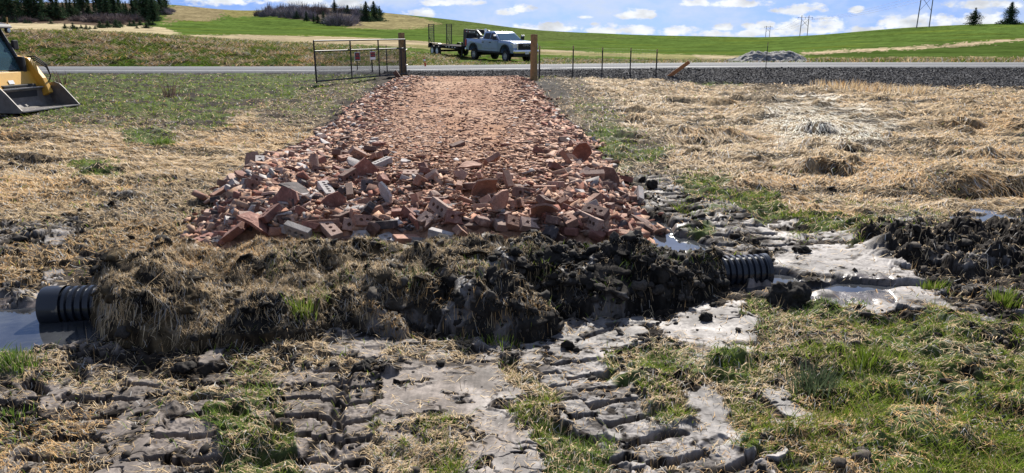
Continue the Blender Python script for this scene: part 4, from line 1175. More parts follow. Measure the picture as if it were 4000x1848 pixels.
def rots(n, tilt):
    a = rng.uniform(0, 2 * np.pi, n); b = rng.normal(0, tilt, n); c = rng.normal(0, tilt, n)
    ca, sa, cb, sb, cc, sc_ = np.cos(a), np.sin(a), np.cos(b), np.sin(b), np.cos(c), np.sin(c)
    z, o = np.zeros(n), np.ones(n)
    RZ = np.stack([ca, -sa, z, sa, ca, z, z, z, o], -1).reshape(n, 3, 3)
    RY = np.stack([cb, z, sb, z, o, z, -sb, z, cb], -1).reshape(n, 3, 3)
    RX = np.stack([o, z, z, z, cc, -sc_, z, sc_, cc], -1).reshape(n, 3, 3)
    return RZ @ RY @ RX
def scatter(name, pts, size, tilt, colr, temps, mat, kind='stuff', smooth=False, sink=.3):
    """many small pieces in one mesh; pts (n,3), size (n,) or (n,3), colr (n,3)"""
    n = len(pts); Rm = rots(n, tilt); which = rng.integers(0, len(temps), n)
    size = size if size.ndim == 2 else np.repeat(size[:, None], 3, 1)
    Vs, Fs, Cs = [], [], []; off = 0
    for t, (V, T) in enumerate(temps):
        k = np.where(which == t)[0]
        if not len(k): continue
        P = np.einsum('nij,nvj->nvi', Rm[k], V[None] * size[k][:, None, :]) + pts[k][:, None, :]
        nv = len(V)
        Vs.append(P.reshape(-1, 3)); Fs.append((T[None] + (np.arange(len(k)) * nv)[:, None, None]).reshape(-1, 3) + off); Cs.append(np.repeat(colr[k][:, None], nv, 1).reshape(-1, 3)); off += len(k) * nv
    o = npmesh(name, np.concatenate(Vs), np.concatenate(Fs), mat, None, np.concatenate(Cs), smooth)
    if kind: tag(o, kind=kind)
    return o
CH = [raw_chunk((1, .7, .4), k) for k in range(8)] + [raw_chunk((1, .8, .22), 20 + k) for k in range(8)] + [raw_chunk((1, .45, .35), 40 + k, 9) for k in range(6)]
def brick_shards():
    n = 120000
    x, y = screen_points(n, 296, 985, 700, 2600)
    b = brick_in(x, y)
    uu_, vv_ = project(x, y)
    el, er = np.interp(y, ey, exl), np.interp(y, ey, exr)
    q = (x - el) / (er - el)
    # wheel ways worn to dust
    way = np.exp(-((q - .60) / .13) ** 2) + .75 * np.exp(-((q - .40) / .10) ** 2)
    way = np.clip(way * sstep(6.6, 10.5, y) * (.62 + .5 * fbm(x * 1.5, y * .8, 3, .5, 207)), 0, .88)
    em = np.clip(sstep(.30, .10, q) + sstep(.80, .94, q) + sstep(8.2, 6.2, y) * (.95 - .55 * sstep(.52, .6, q) * sstep(.82, .72, q)), 0, 1)
    keep = (b > -.02 + .1 * rng.normal(0, 1, n) * (rng.random(n) < .25)) & (rng.random(n) < (.8 * em + .85 * (1 - em) * (1 - .8 * way)))
    x, y, q, way, em = x[keep], y[keep], q[keep], way[keep], em[keep]; n = len(x)
    edge = np.clip(1 - np.minimum(q, 1 - q) * 3.2, 0, 1)
    s = rng.gamma(2.0, .019, n) + .014
    s = s * (1 + .9 * edge) * np.clip(.75 + .030 * y, .9, 1.35) * lerp(.76, 1, em)
    s = np.minimum(s, .19)
    P = np.stack([x, y, gz(x, y) + s * .06 + np.where(y < 8, rng.uniform(-.01, .035, n), 0)], -1)
    keys = list(BCOL); cc = np.array([BCOL[k] for k in keys])
    pr = np.where((x > np.interp(y, ey, (exl + exr) / 2))[:, None], np.array([3.2, 3.6, 1.6, 3.0, .8, .4]), np.array([2.6, 2.4, 2.2, 2.8, 1.9, 1.6])); pr = pr / pr.sum(1, keepdims=True)
    idx = (rng.random(n)[:, None] > pr.cumsum(1)).sum(1)
    c = cc[idx] * rng.uniform(.65, 1.2, (n, 1)); dust = (rng.random(n) < .35)[:, None]; c = np.where(dust | (rng.random(n)[:, None] < .6 * (1 - em[:, None])), lerp(c, np.array([.42, .272, .186]), .65), c)
    scatter('brick_rubble', P, np.stack([s, s, s * lerp(.5, .78, em)], -1), lerp(.15, np.interp(y, [5, 8, 14], [.55, .40, .3]), em), c, CH, M_CHUNK)
    # dust and crumbs of soil between the bricks at the front
    n = 9000
    x, y = screen_points(n, 560, 975, 800, 2560)
    keep = (brick_in(x, y) > .05) & (fbm(x * 1.6, y * 1.6, 3, .5, 201) + .25 * (x > .2) > .15); x, y = x[keep], y[keep]; n = len(x)
    s = rng.gamma(2, .012, n) + .008
    scatter('brick_crumbs', np.stack([x, y, gz(x, y) + .004], -1), s, .6, np.array([.33, .175, .11]) * rng.uniform(.6, 1.15, (n, 1)), CH, M_CHUNK)
brick_shards()
CL = [clod_chunk(k) for k in range(10)]
M_CLOD = mat_attr('mud_clods', rough=.85, spec=.15, nscale=70, nvar=.45)
def clods():
    n = 50000
    x, y = screen_points(n, 560, 1900, -800, 4900)
    C = cover(x, y)
    w = np.clip(C[:, 4] - .35, 0, 1) * (1 - .75 * C[:, 1]) * (1 - .8 * C[:, 0]) + .04
    w = w * np.clip(.3 + 1.8 * fbm(x * 1.8, y * 1.8, 3, .55, 211), 0, 1)
    keep = (rng.random(n) < w) & not_on(x, y); x, y, C = x[keep], y[keep], C[keep]; n = len(x)
    s = np.minimum(rng.gamma(1.3, .010, n) + .006, .08) * np.interp(y, [2.5, 6, 12], [.8, 1.3, 1.6])
    P = np.stack([x, y, gz(x, y) + s * .12], -1)
    c = lerp(np.array([.018, .0155, .013]), np.array([.085, .07, .056]), rng.random((n, 1)) ** 1.6)
    S3 = s[:, None] * np.array([1.15, 1, .62]) * rng.uniform(.8, 1.2, (n, 3))
    # crumbs and lumps all over the mound
    m = 13000
    xm = rng.uniform(mx0 + .2, mx1 - .1, m); ym = rng.uniform(my0 + .1, my1 - .3, m)
    k = (mound_z(xm, ym) > gz(xm, ym) + .015) & (rng.random(m) < np.interp(xm, [-3, -1, 0, .6, 2.3], [.08, .15, .5, 1, .9])) & (brick_in(xm, ym) < .15); xm, ym = xm[k], ym[k]; m = len(xm)
    sm = np.minimum(rng.gamma(1.3, .013, m) + .008, .10)
    Pm = np.stack([xm, ym, surf(xm, ym) + sm * .1], -1)
    cm = lerp(np.array([.013, .0115, .010]), np.array([.07, .06, .05]), rng.random((m, 1)) ** 1.8)
    Sm = sm[:, None] * np.array([1.1, 1, .8]) * rng.uniform(.8, 1.2, (m, 3))
    scatter('mud_crumbs', np.concatenate([P, Pm]), np.concatenate([S3, Sm]), .5, np.concatenate([c, cm]), CL, M_CLOD, smooth=False)
clods()
def gravel():
    n = 70000
    u = rng.uniform(1500, 4700, n); t = rng.random(n)
    x0 = (u - 2000) / FPX * 28.5
    y = shoulder_y(x0) - .4 + t * (32.1 - shoulder_y(x0) + .4) + .5 * fbm(x0 * .5, x0 * 0 + 2, 3, .5, 231); x = (u - 2000) / FPX * (y * CP + .4)
    keep = (rng.random(n) < np.interp(u, [1500, 2100, 3000, 3600], [.35, .5, .8, 1])) & (brick_in(x, y) < 0); x, y = x[keep], y[keep]; n = len(x)
    s = rng.gamma(2, .011, n) + .017
    c = lerp(np.array([.010, .010, .012]), np.array([.15, .147, .15]), rng.random((n, 1)) ** 2.8)
    scatter('gravel', np.stack([x, y, gz(x, y) + s * .1], -1), s, .6, c, CH, M_CHUNK)
gravel()
def lump(name, u, v, r, label, colr=(.022, .019, .016), sq=.8, seed=1, group=None):
    """one clod of mud that can be picked out"""
    p = hit(u, v); V, T = clod_chunk(seed)
    bm = bmesh.new(); bmesh.ops.create_icosphere(bm, subdivisions=4, radius=1.0)
    P = np.array([q.co for q in bm.verts]); a, b = P[:, 0] + .6 * P[:, 2], P[:, 1] - .7 * P[:, 2]
    d = 1 + .36 * fbm(a * 1.5 + seed, b * 1.5, 3, .5, seed) + .17 * fbm(a * 5, b * 5 + seed, 4, .6, seed + 3)
    P = P * d[:, None] * np.array([r * 1.15, r, r * sq]) + np.array([p.x, p.y, p.z + r * sq * .45])
    F = np.array([[q.index for q in f.verts] for f in bm.faces]); bm.free()
    n2 = fbm(P[:, 0] * 25, P[:, 1] * 25 + P[:, 2] * 20, 4, .6, seed)
    c = np.array(colr)[None] * (1 + .8 * n2)[:, None]
    o = npmesh(name, P, F, M_CLOD, None, np.clip(c, .004, .6), False)
    return tag(o, label, 'mud clod', group)
G_ = 'loose lumps of mud'
lump('mud_clod', 3070, 1190, .105, 'big round black clod with roots past the pipe outlet', sq=.95, seed=3, group=G_)
lump('mud_clod', 2755, 1252, .033, 'small black ball of mud alone on smooth grey mud', sq=1.0, seed=5, group=G_)
lump('mud_clod', 3130, 985, .055, 'dark lump on pale wet mud behind the pipe outlet', sq=.6, seed=7, group=G_)
lump('mud_clod', 2545, 735, .06, 'black knob of mud beside the brick track', sq=1.1, seed=9, group=G_)
for i, (u_, v_, r_, s_) in enumerate([(1415, 1450, .040, .7), (1440, 1425, .035, .6), (720, 1440, .045, .5)]):
    lump('mud_clod', u_, v_, r_, ['dark clod on the rim of the tread print', 'dark clod behind another on the tread print rim', 'flat dark clod among straw on trampled mud'][i], sq=s_, seed=40 + i, group=G_)

# ------------------------------------------------------------------ the culvert pipe
def build_pipe():
    a = Vector((-2.96, 4.22, .01)); b = Vector((1.86, 4.95, .02))
    root = empty('culvert_pipe', (a + b) / 2, math.atan2(b.y - a.y, b.x - a.x))
    tag(root, 'black corrugated plastic culvert pipe running under the mud mound', 'pipe')
    Lp = (b - a).length; R0, R1 = .112, .127
    prof = []; xx = -Lp / 2 + .12
    m = mat_simple('black_plastic', (.012, .015, .022), .24, var=.4, scale=5, spec=.5)
    mm, nt, bb = new_mat('muddy_plastic'); N, L = nt.nodes, nt.links
    tc = N.new('ShaderNodeTexCoord'); no = N.new('ShaderNodeTexNoise'); no.inputs['Scale'].default_value = 9; no.inputs['Detail'].default_value = 6; L.new(tc.outputs['Object'], no.inputs['Vector'])
    cr = N.new('ShaderNodeValToRGB'); e = cr.color_ramp.elements; e[0].position = .57; e[0].color = (.016, .019, .026, 1); e[1].position = .62; e[1].color = (.20, .17, .13, 1); L.new(no.outputs['Fac'], cr.inputs['Fac']); L.new(cr.outputs['Color'], bb.inputs['Base Color'])
    r2 = N.new('ShaderNodeMapRange'); r2.inputs['From Min'].default_value = .57; r2.inputs['From Max'].default_value = .62; r2.inputs['To Min'].default_value = .33; r2.inputs['To Max'].default_value = .9; L.new(no.outputs['Fac'], r2.inputs['Value']); L.new(r2.outputs[0], bb.inputs['Roughness'])
    pitch = .046
    while xx < Lp / 2 - .035:
        prof += [(R0, xx), (R0, xx + pitch * .26), (R1, xx + pitch * .42), (R1, xx + pitch * .84), (R0, xx + pitch)]; xx += pitch
    wall = MB(); wall.lathe(prof, 40, ax='x'); o = wall.build('corrugated_wall', m, root, smooth=True)
    bell = MB(); bell.lathe([(R1 + .006, -Lp / 2 + .125), (R1 + .007, -Lp / 2 + .01), (R1 + .002, -Lp / 2), (R0 - .008, -Lp / 2), (R0 - .008, -Lp / 2 + .6)], 40, ax='x'); bell.build('bell_end', mm, root, smooth=True)
    rim = MB(); rim.lathe([(R0, Lp / 2 - .04), (R1 + .004, Lp / 2 - .03), (R1 + .004, Lp / 2), (R0 - .008, Lp / 2), (R0 - .008, Lp / 2 - .6)], 40, ax='x'); rim.build('outlet_rim', m, root, smooth=True)
build_pipe()
# ------------------------------------------------------------------ shared paints
P_BLACK = mat_simple('black_paint', (.012, .012, .014), .55, var=.3)
P_BLACKM = mat_simple('dull_black', (.018, .018, .019), .75, var=.3)
P_RUBBER = mat_simple('tyre_rubber', (.016, .016, .017), .82, var=.3, scale=20)
P_TRUCK = mat_simple('silver_blue_paint', (.20, .29, .47), .28, metal=.25, var=.06, scale=2, coat=.8)
P_CHROME = mat_simple('bright_chrome', (.78, .78, .79), .16, metal=1.0, var=.1)
P_GLASS = mat_simple('dark_glass', (.006, .008, .012), .12, var=.1, spec=.25)
P_WSHIELD = mat_simple('windscreen_glass', (.06, .12, .17), .08, var=.1, coat=.3)
P_RIM = mat_simple('wheel_metal', (.45, .46, .48), .35, metal=.7, var=.1)
P_DECK = mat_simple('deck_boards', (.030, .026, .024), .95, var=.4, spec=.1)
P_WHITE = mat_simple('white_paint', (.78, .78, .76), .5, var=.12)
P_LAMP = mat_simple('lamp_lens', (.70, .73, .76), .12, metal=.3, var=.1)
P_RED = mat_simple('red_lens', (.42, .02, .018), .3, var=.2)
P_YEL = mat_simple('machine_yellow', (.60, .33, .045), .42, var=.18, scale=3)
P_STEEL = mat_simple('worn_steel', (.15, .135, .12), .6, metal=.2, var=.5, scale=5)
P_EDGE = mat_simple('scraped_steel', (.36, .34, .33), .38, metal=.7, var=.3, scale=6)
P_WOODP = mat_simple('treated_wood', (.27, .175, .075), .8, var=.35, scale=9, bump=.3)
P_TAN = mat_simple('post_tip_paint', (.40, .29, .16), .7, var=.2)
P_PLANK = mat_simple('orange_board', (.42, .17, .06), .7, var=.3, scale=7)
P_ORANGE = mat_simple('marker_orange', (.62, .09, .03), .55, var=.15)
P_RUNG = mat_simple('wooden_rung', (.36, .29, .17), .75, var=.3)
P_DIRTY = mat_simple('wire_steel', (.30, .30, .30), .5, metal=.6, var=.2)

def text_part(s, size, mat, parent, loc, rot, depth=.002, sx=1.0, name='lettering', label=None):
    cu = bpy.data.curves.new(name, 'FONT'); cu.body = s; cu.size = size; cu.extrude = depth; cu.align_x = 'CENTER'; cu.align_y = 'CENTER'; cu.resolution_u = 2
    t = bpy.data.objects.new(name, cu); col.objects.link(t)
    bpy.context.view_layer.update()
    me = bpy.data.meshes.new_from_object(t); bpy.data.objects.remove(t); bpy.data.curves.remove(cu)
    for v in me.vertices: v.co.x *= sx
    me.materials.clear(); me.materials.append(mat)
    o = bpy.data.objects.new(name, me); col.objects.link(o); o.parent = parent; o.location = loc; o.rotation_euler = rot
    return o
def wheel(parent, c, r, w, rim_mat, out, spokes=8, name='wheel'):
    """wheel on an axle along y; out = +1/-1 is the outer side"""
    m = MB(); h = w / 2
    m.lathe([(r * .58, -h), (r * .90, -h), (r * .98, -h * .8), (r, -h * .45), (r, h * .45), (r * .98, h * .8), (r * .90, h), (r * .58, h)], 28, c)
    o = m.build(name, P_RUBBER, parent, smooth=True)
    k = MB(); f = out * h
    k.lathe([(r * .60, f * .98), (r * .57, f * .98), (r * .53, f * .55), (r * .16, f * .72), (r * .14, f * .95), (.001, f * .95)], 24, c)
    for i in range(spokes):
        a = 2 * math.pi * i / spokes
        k.box(Vector(c) + Vector((math.cos(a) * r * .34, f * .72, math.sin(a) * r * .34)), (r * .38, w * .16, r * .12), Matrix.Rotation(-a, 3, 'Y'))
    k.build('rim', rim_mat, o, smooth=False)
    return o

# ------------------------------------------------------------------ pickup
def build_truck():
    f_ = hit(1978, 243); r_ = hit(1858, 228)
    th = R(55); d = Vector((math.cos(th), -math.sin(th), 0))
    c = Vector(((f_.x + r_.x) / 2, (f_.y + r_.y) / 2, 0))
    c += Vector((math.sin(th), math.cos(th), 0)) * .88
    fr = float(gz(*(c + d * 2.05)[:2])); re = float(gz(*(c - d * 2.0)[:2]))
    c.z = (fr + re) / 2 - .03
    root = empty('pickup_truck', c, -th, math.atan2(re - fr, 4.05))
    tag(root, 'silver blue crew cab pickup truck parked on the grass across the road', 'pickup truck')
    def arch(cx, r, n=9): return [(cx + r * math.cos(math.pi * k / n), .66 + (r - .06) * math.sin(math.pi * k / n)) for k in range(n + 1)]
    prof = [(-3.08, .72), (-3.1, 1.40), (-3.02, 1.47), (-.98, 1.45), (1.1, 1.40), (1.22, 1.44), (2.6, 1.40), (2.95, 1.33), (3.06, 1.22), (3.10, .82), (3.0, .62)] + arch(2.05, .53) + arch(-2.0, .53)
    prof = prof[:11] + [(2.58, .62)] + arch(2.05, .53) + [(1.52, .60), (-1.46, .60)] + arch(-2.0, .53) + [(-2.53, .62)]
    b = MB(); b.prism(prof, -1.02, 1.02, fy=lambda z: 1.0 if .75 < z < 1.3 else .965)
    body = b.build('body', P_TRUCK, root, bevel=.025, smooth=True)
    cab = MB(); cab.prism([(-.92, 1.43), (-.80, 1.90), (-.66, 2.0), (-.2, 2.03), (.36, 2.01), (.58, 1.95), (1.36, 1.40)], -.97, .97, fy=lambda z: 1 - max(0, z - 1.43) * .36)
    cab.build('cab', P_TRUCK, root, bevel=.03, smooth=True)
    def hwid(z): return .97 * (1 - max(0, z - 1.43) * .36)
    ws = MB()
    A0, A1 = (1.30, 1.455), (.66, 1.905)
    n = Vector((A0[1] - A1[1], 0, A0[0] - A1[0])); n = Vector((.575, 0, .82)).normalized() * .012
    ws.add([(A0[0] + n.x, -.88, A0[1] + n.z), (A0[0] + n.x, .88, A0[1] + n.z), (A1[0] + n.x, .74, A1[1] + n.z), (A1[0] + n.x, -.74, A1[1] + n.z),
            (A0[0] - .02, -.88, A0[1] - .02), (A0[0] - .02, .88, A0[1] - .02), (A1[0] - .02, .74, A1[1] - .02), (A1[0] - .02, -.74, A1[1] - .02)], [(0, 1, 2, 3), (0, 4, 5, 1), (1, 5, 6, 2), (2, 6, 7, 3), (3, 7, 4, 0)])
    ws.build('windscreen', P_WSHIELD, root)
    for s in (-1, 1):
        for P in ([(-.74, 1.50), (-.66, 1.88), (.02, 1.90), (.04, 1.48)], [(.11, 1.48), (.09, 1.90), (.50, 1.88), (1.05, 1.50), (1.0, 1.46)]):
            w = MB(); q = [(x, s * (hwid(z) + .008), z) for x, z in P]; q2 = [(x, s * (hwid(z) - .03), z) for x, z in P]; m_ = len(P)
            w.add(q + q2, [tuple(range(m_))] + [(i, (i + 1) % m_, m_ + (i + 1) % m_, m_ + i) for i in range(m_)]); w.build('window', P_GLASS, root)
        for x0, x1 in ((-.84, .07), (.085, 1.16)):
            dr = MB(); dr.box(((x0 + x1) / 2, s * 1.022, 1.05), (x1 - x0, .012, .72)); do = dr.build('door', P_TRUCK, root, bevel=.01)
            h = MB(); h.box((x0 + .14, s * 1.043, 1.27), (.22, .03, .05)); h.build('handle', P_BLACK, do, bevel=.008)
        rk = MB(); rk.box((.02, s * 1.005, .63), (2.9, .05, .12)); rk.build('rocker_panel', P_BLACKM, root, bevel=.01)
        mr = MB(); mr.box((1.02, s * 1.20, 1.62), (.14, .24, .33)); mr.box((1.04, s * 1.05, 1.50), (.08, .16, .06)); mo = mr.build('mirror', P_BLACK, root, bevel=.03)
        mc = MB(); mc.box((1.10, s * 1.20, 1.74), (.03, .23, .10)); mc.build('mirror_cap', P_CHROME, mo, bevel=.01)
        for cx in (-2.0, 2.05):
            fl = MB(); o_ = [(cx + .60 * math.cos(math.pi * k / 12), .64 + .55 * math.sin(math.pi * k / 12)) for k in range(13)]; i_ = [(cx + .52 * math.cos(math.pi * k / 12), .64 + .46 * math.sin(math.pi * k / 12)) for k in range(12, -1, -1)]
            fl.prism(o_ + i_, s * 1.0, s * 1.05); fl.build('wheel_arch', P_BLACKM, root)
            wheel(root, (cx, s * .86, .40), .41, .30, P_RIM, s, 6)
        hl = MB(); hl.prism([(3.02, .98), (3.105, .98), (3.10, 1.25), (2.72, 1.30), (2.74, 1.2), (2.98, 1.16)], s * .72, s * 1.028); hl.build('headlight', P_LAMP, root, bevel=.01)
        tl = MB(); tl.box((-3.05, s * .99, 1.18), (.14, .09, .46)); tl.build('tail_light', P_RED, root, bevel=.01)
        fg = MB(); fg.box((3.19, s * .80, .74), (.04, .16, .18)); fg.build('fog_lamp', P_BLACK, root, bevel=.01)
    gr = MB(); gr.box((3.10, 0, 1.07), (.06, 1.42, .40)); 
    gro = gr.build('grille', P_BLACKM, root, bevel=.02)
    bars = MB()
    for k in range(6): bars.box((3.135, 0, .91 + k * .064), (.02, 1.38, .018))
    bars.build('grille_bar', P_BLACK, gro)
    fr_ = MB()
    for s in (-1, 1): fr_.box((3.12, s * .72, 1.06), (.07, .07, .46))
    fr_.box((3.12, 0, .83), (.07, 1.45, .05)); fr_.build('chrome_surround', P_CHROME, gro, bevel=.012)
    text_part('GMC', .19, P_RIM, gro, (3.16, 0, 1.15), (math.pi / 2, 0, math.pi / 2), .006, 1.5, 'badge')
    bu = MB(); bu.box((3.13, 0, .74), (.20, 2.02, .22)); bu.build('front_bumper', P_CHROME, root, bevel=.04, smooth=True)
    lo = MB(); lo.box((3.0, 0, .52), (.22, 1.8, .22)); lo.build('air_dam', P_BLACKM, root, bevel=.03)
    pl = MB(); pl.box((3.245, 0, .66), (.012, .32, .16)); po = pl.build('number_plate', P_WHITE, root)
    text_part('C13092K', .075, P_BLACK, po, (3.2525, 0, .66), (math.pi / 2, 0, math.pi / 2), .001, 1.0)
    rb = MB(); rb.box((-3.17, 0, .70), (.16, 1.95, .20)); rb.build('rear_bumper', P_CHROME, root, bevel=.03, smooth=True)
    un = MB(); un.box((0, 0, .50), (5.2, .9, .16)); un.tube([(2.05, -.8, .4), (2.05, .8, .4)], .07, 8); un.tube([(-2, -.8, .4), (-2, .8, .4)], .09, 8); un.build('chassis', P_BLACKM, root)
    bd = MB(); bd.box((-2.0, 0, 1.465), (1.95, 1.72, .02)); bd.build('bed_liner', P_BLACKM, root)
    tb = MB(); tb.box((-1.2, 0, 1.50), (.34, 1.75, .14)); tb.build('bed_toolbox', P_WHITE, root, bevel=.02)
    for y in (-.3, -.15, 0, .15, .3):
        rl = MB(); rl.box((.42, y, 2.02), (.10, .07, .03)); rl.build('roof_lamp', P_RED, root, bevel=.008)
    return c, d, th
TC, TD, TTH = build_truck()

# ------------------------------------------------------------------ gooseneck trailer
def build_trailer():
    th = TTH + R(4); d = Vector((math.cos(th), -math.sin(th), 0))
    king = TC - TD * 1.75
    o = king - d * 2.55
    zf = float(gz(o.x, o.y)); t_ = o - d * 4.6; zr = float(gz(t_.x, t_.y))
    pitch = math.atan2(zr - zf, 4.6)
    root = empty('flatbed_trailer', (o.x, o.y, zf), -th, pitch)
    tag(root, 'black gooseneck flatbed trailer with raised ramps hitched behind the pickup', 'trailer')
    m = MB()
    for s in (-1, 1):
        m.box((-2.65, s * 1.05, .72), (5.4, .09, .24))
    m.box((-2.65, 0, .79), (5.4, 2.02, .06)); m.box((0, 0, .72), (.12, 2.19, .24)); m.box((-5.32, 0, .70), (.10, 2.19, .28)); dk = m.build('deck', P_DECK, root)
    g = MB()
    for s in (-1, 1):
        prof = [(-.25, .60), (.12, .60), (.20, 1.2), (.52, 1.78), (1.75, 1.74), (2.30, 1.30), (2.62, 1.30), (2.62, 1.72), (1.98, 2.06), (-.02, 2.10), (-.14, 2.0)]
        g.prism(prof, s * .48 - .06, s * .48 + .06)
    g.box((0, 0, 1.35), (.16, .86, 1.35)); g.box((2.5, 0, 1.5), (.22, .86, .34)); neck = g.build('gooseneck', P_BLACK, root, bevel=.008)
    for s in (-1, 1):
        for k, (x, z, mt, nm) in enumerate([(.18, 1.93, P_RED, 'reflector'), (.42, 1.93, P_WHITE, 'reflector'), (.66, 1.92, P_RED, 'reflector'), (.86, 1.92, P_WHITE, 'reflector'), (1.62, 1.9, P_WHITE, 'reflector'), (2.1, 1.74, P_WHITE, 'reflector')]):
            q = MB(); q.box((x, s * .543, z), (.17, .006, .07), Matrix.Rotation(R(34), 3, 'Y') if k == 5 else None); q.build(nm, mt, neck)
        for x in (-.5, -.95, -1.5, -2.0):
            q = MB(); q.box((x, s * 1.098, .74), (.16, .006, .06)); q.build('reflector', P_WHITE, dk)
    text_part('DO-DA', .20, P_RIM, neck, (1.22, -.545, 1.90), (math.pi / 2, 0, 0), .003, .85)
    bx = MB(); bx.box((.75, 0, 1.0), (.62, .8, .62)); tbo = bx.build('toolbox', P_BLACKM, root, bevel=.02)
    ld = MB(); ld.box((.75, 0, 1.33), (.66, .86, .035)); ld.build('lid', P_EDGE, tbo, bevel=.008)
    c = MB(); c.tube([(2.5, 0, 1.35), (2.5, 0, 1.0)], .06, 10); c.build('coupler', P_BLACKM, root)
    for s in (-1, 1):
        j = MB(); j.box((.10, s * .78, .62), (.09, .09, 1.05)); j.box((.10, s * .78, .10), (.22, .22, .03)); j.build('jack_leg', P_BLACK, root)
        for x in (-4.1, -3.2):
            wheel(root, (x, s * 1.22, .385), .385, .22, P_WHITE, s, 8)
        fn = MB(); prof = [(q_ + .95, z_) for q_, z_ in [(-5.6, .70), (-5.5, .92), (-5.3, .98), (-3.9, .98), (-3.7, .92), (-3.6, .70), (-3.66, .70), (-3.74, .88), (-3.92, .94), (-5.28, .94), (-5.46, .88), (-5.54, .70)]]
        fn.prism(prof, s * 1.10, s * 1.36); fn.build('fender', P_BLACK, root)
        rp = MB(); y0 = s * .80
        for e in (-.23, .23): rp.box((-5.33, y0 + e, 1.58), (.07, .05, 1.66))
        ro = rp.build('ramp', P_BLACK, root)
        for k in range(10):
            q = MB(); q.box((-5.33, y0, .92 + k * .158), (.05, .41, .075)); q.build('rung', P_RUNG, ro)
        br = MB(); br.tube([(-5.28, y0 - .2, 1.35), (-4.7, y0 - .2, .80)], .02, 6); br.build('ramp_brace', P_BLACK, root)
    bc = MB(); bc.box((2.35, 0, 1.95), (.05, .18, .42)); bc.build('white_flag', P_WHITE, root)
    ax = MB()
    for x in (-4.1, -3.2): ax.tube([(x, -1.15, .385), (x, 1.15, .385)], .06, 8)
    ax.build('axle', P_BLACKM, root)
build_trailer()

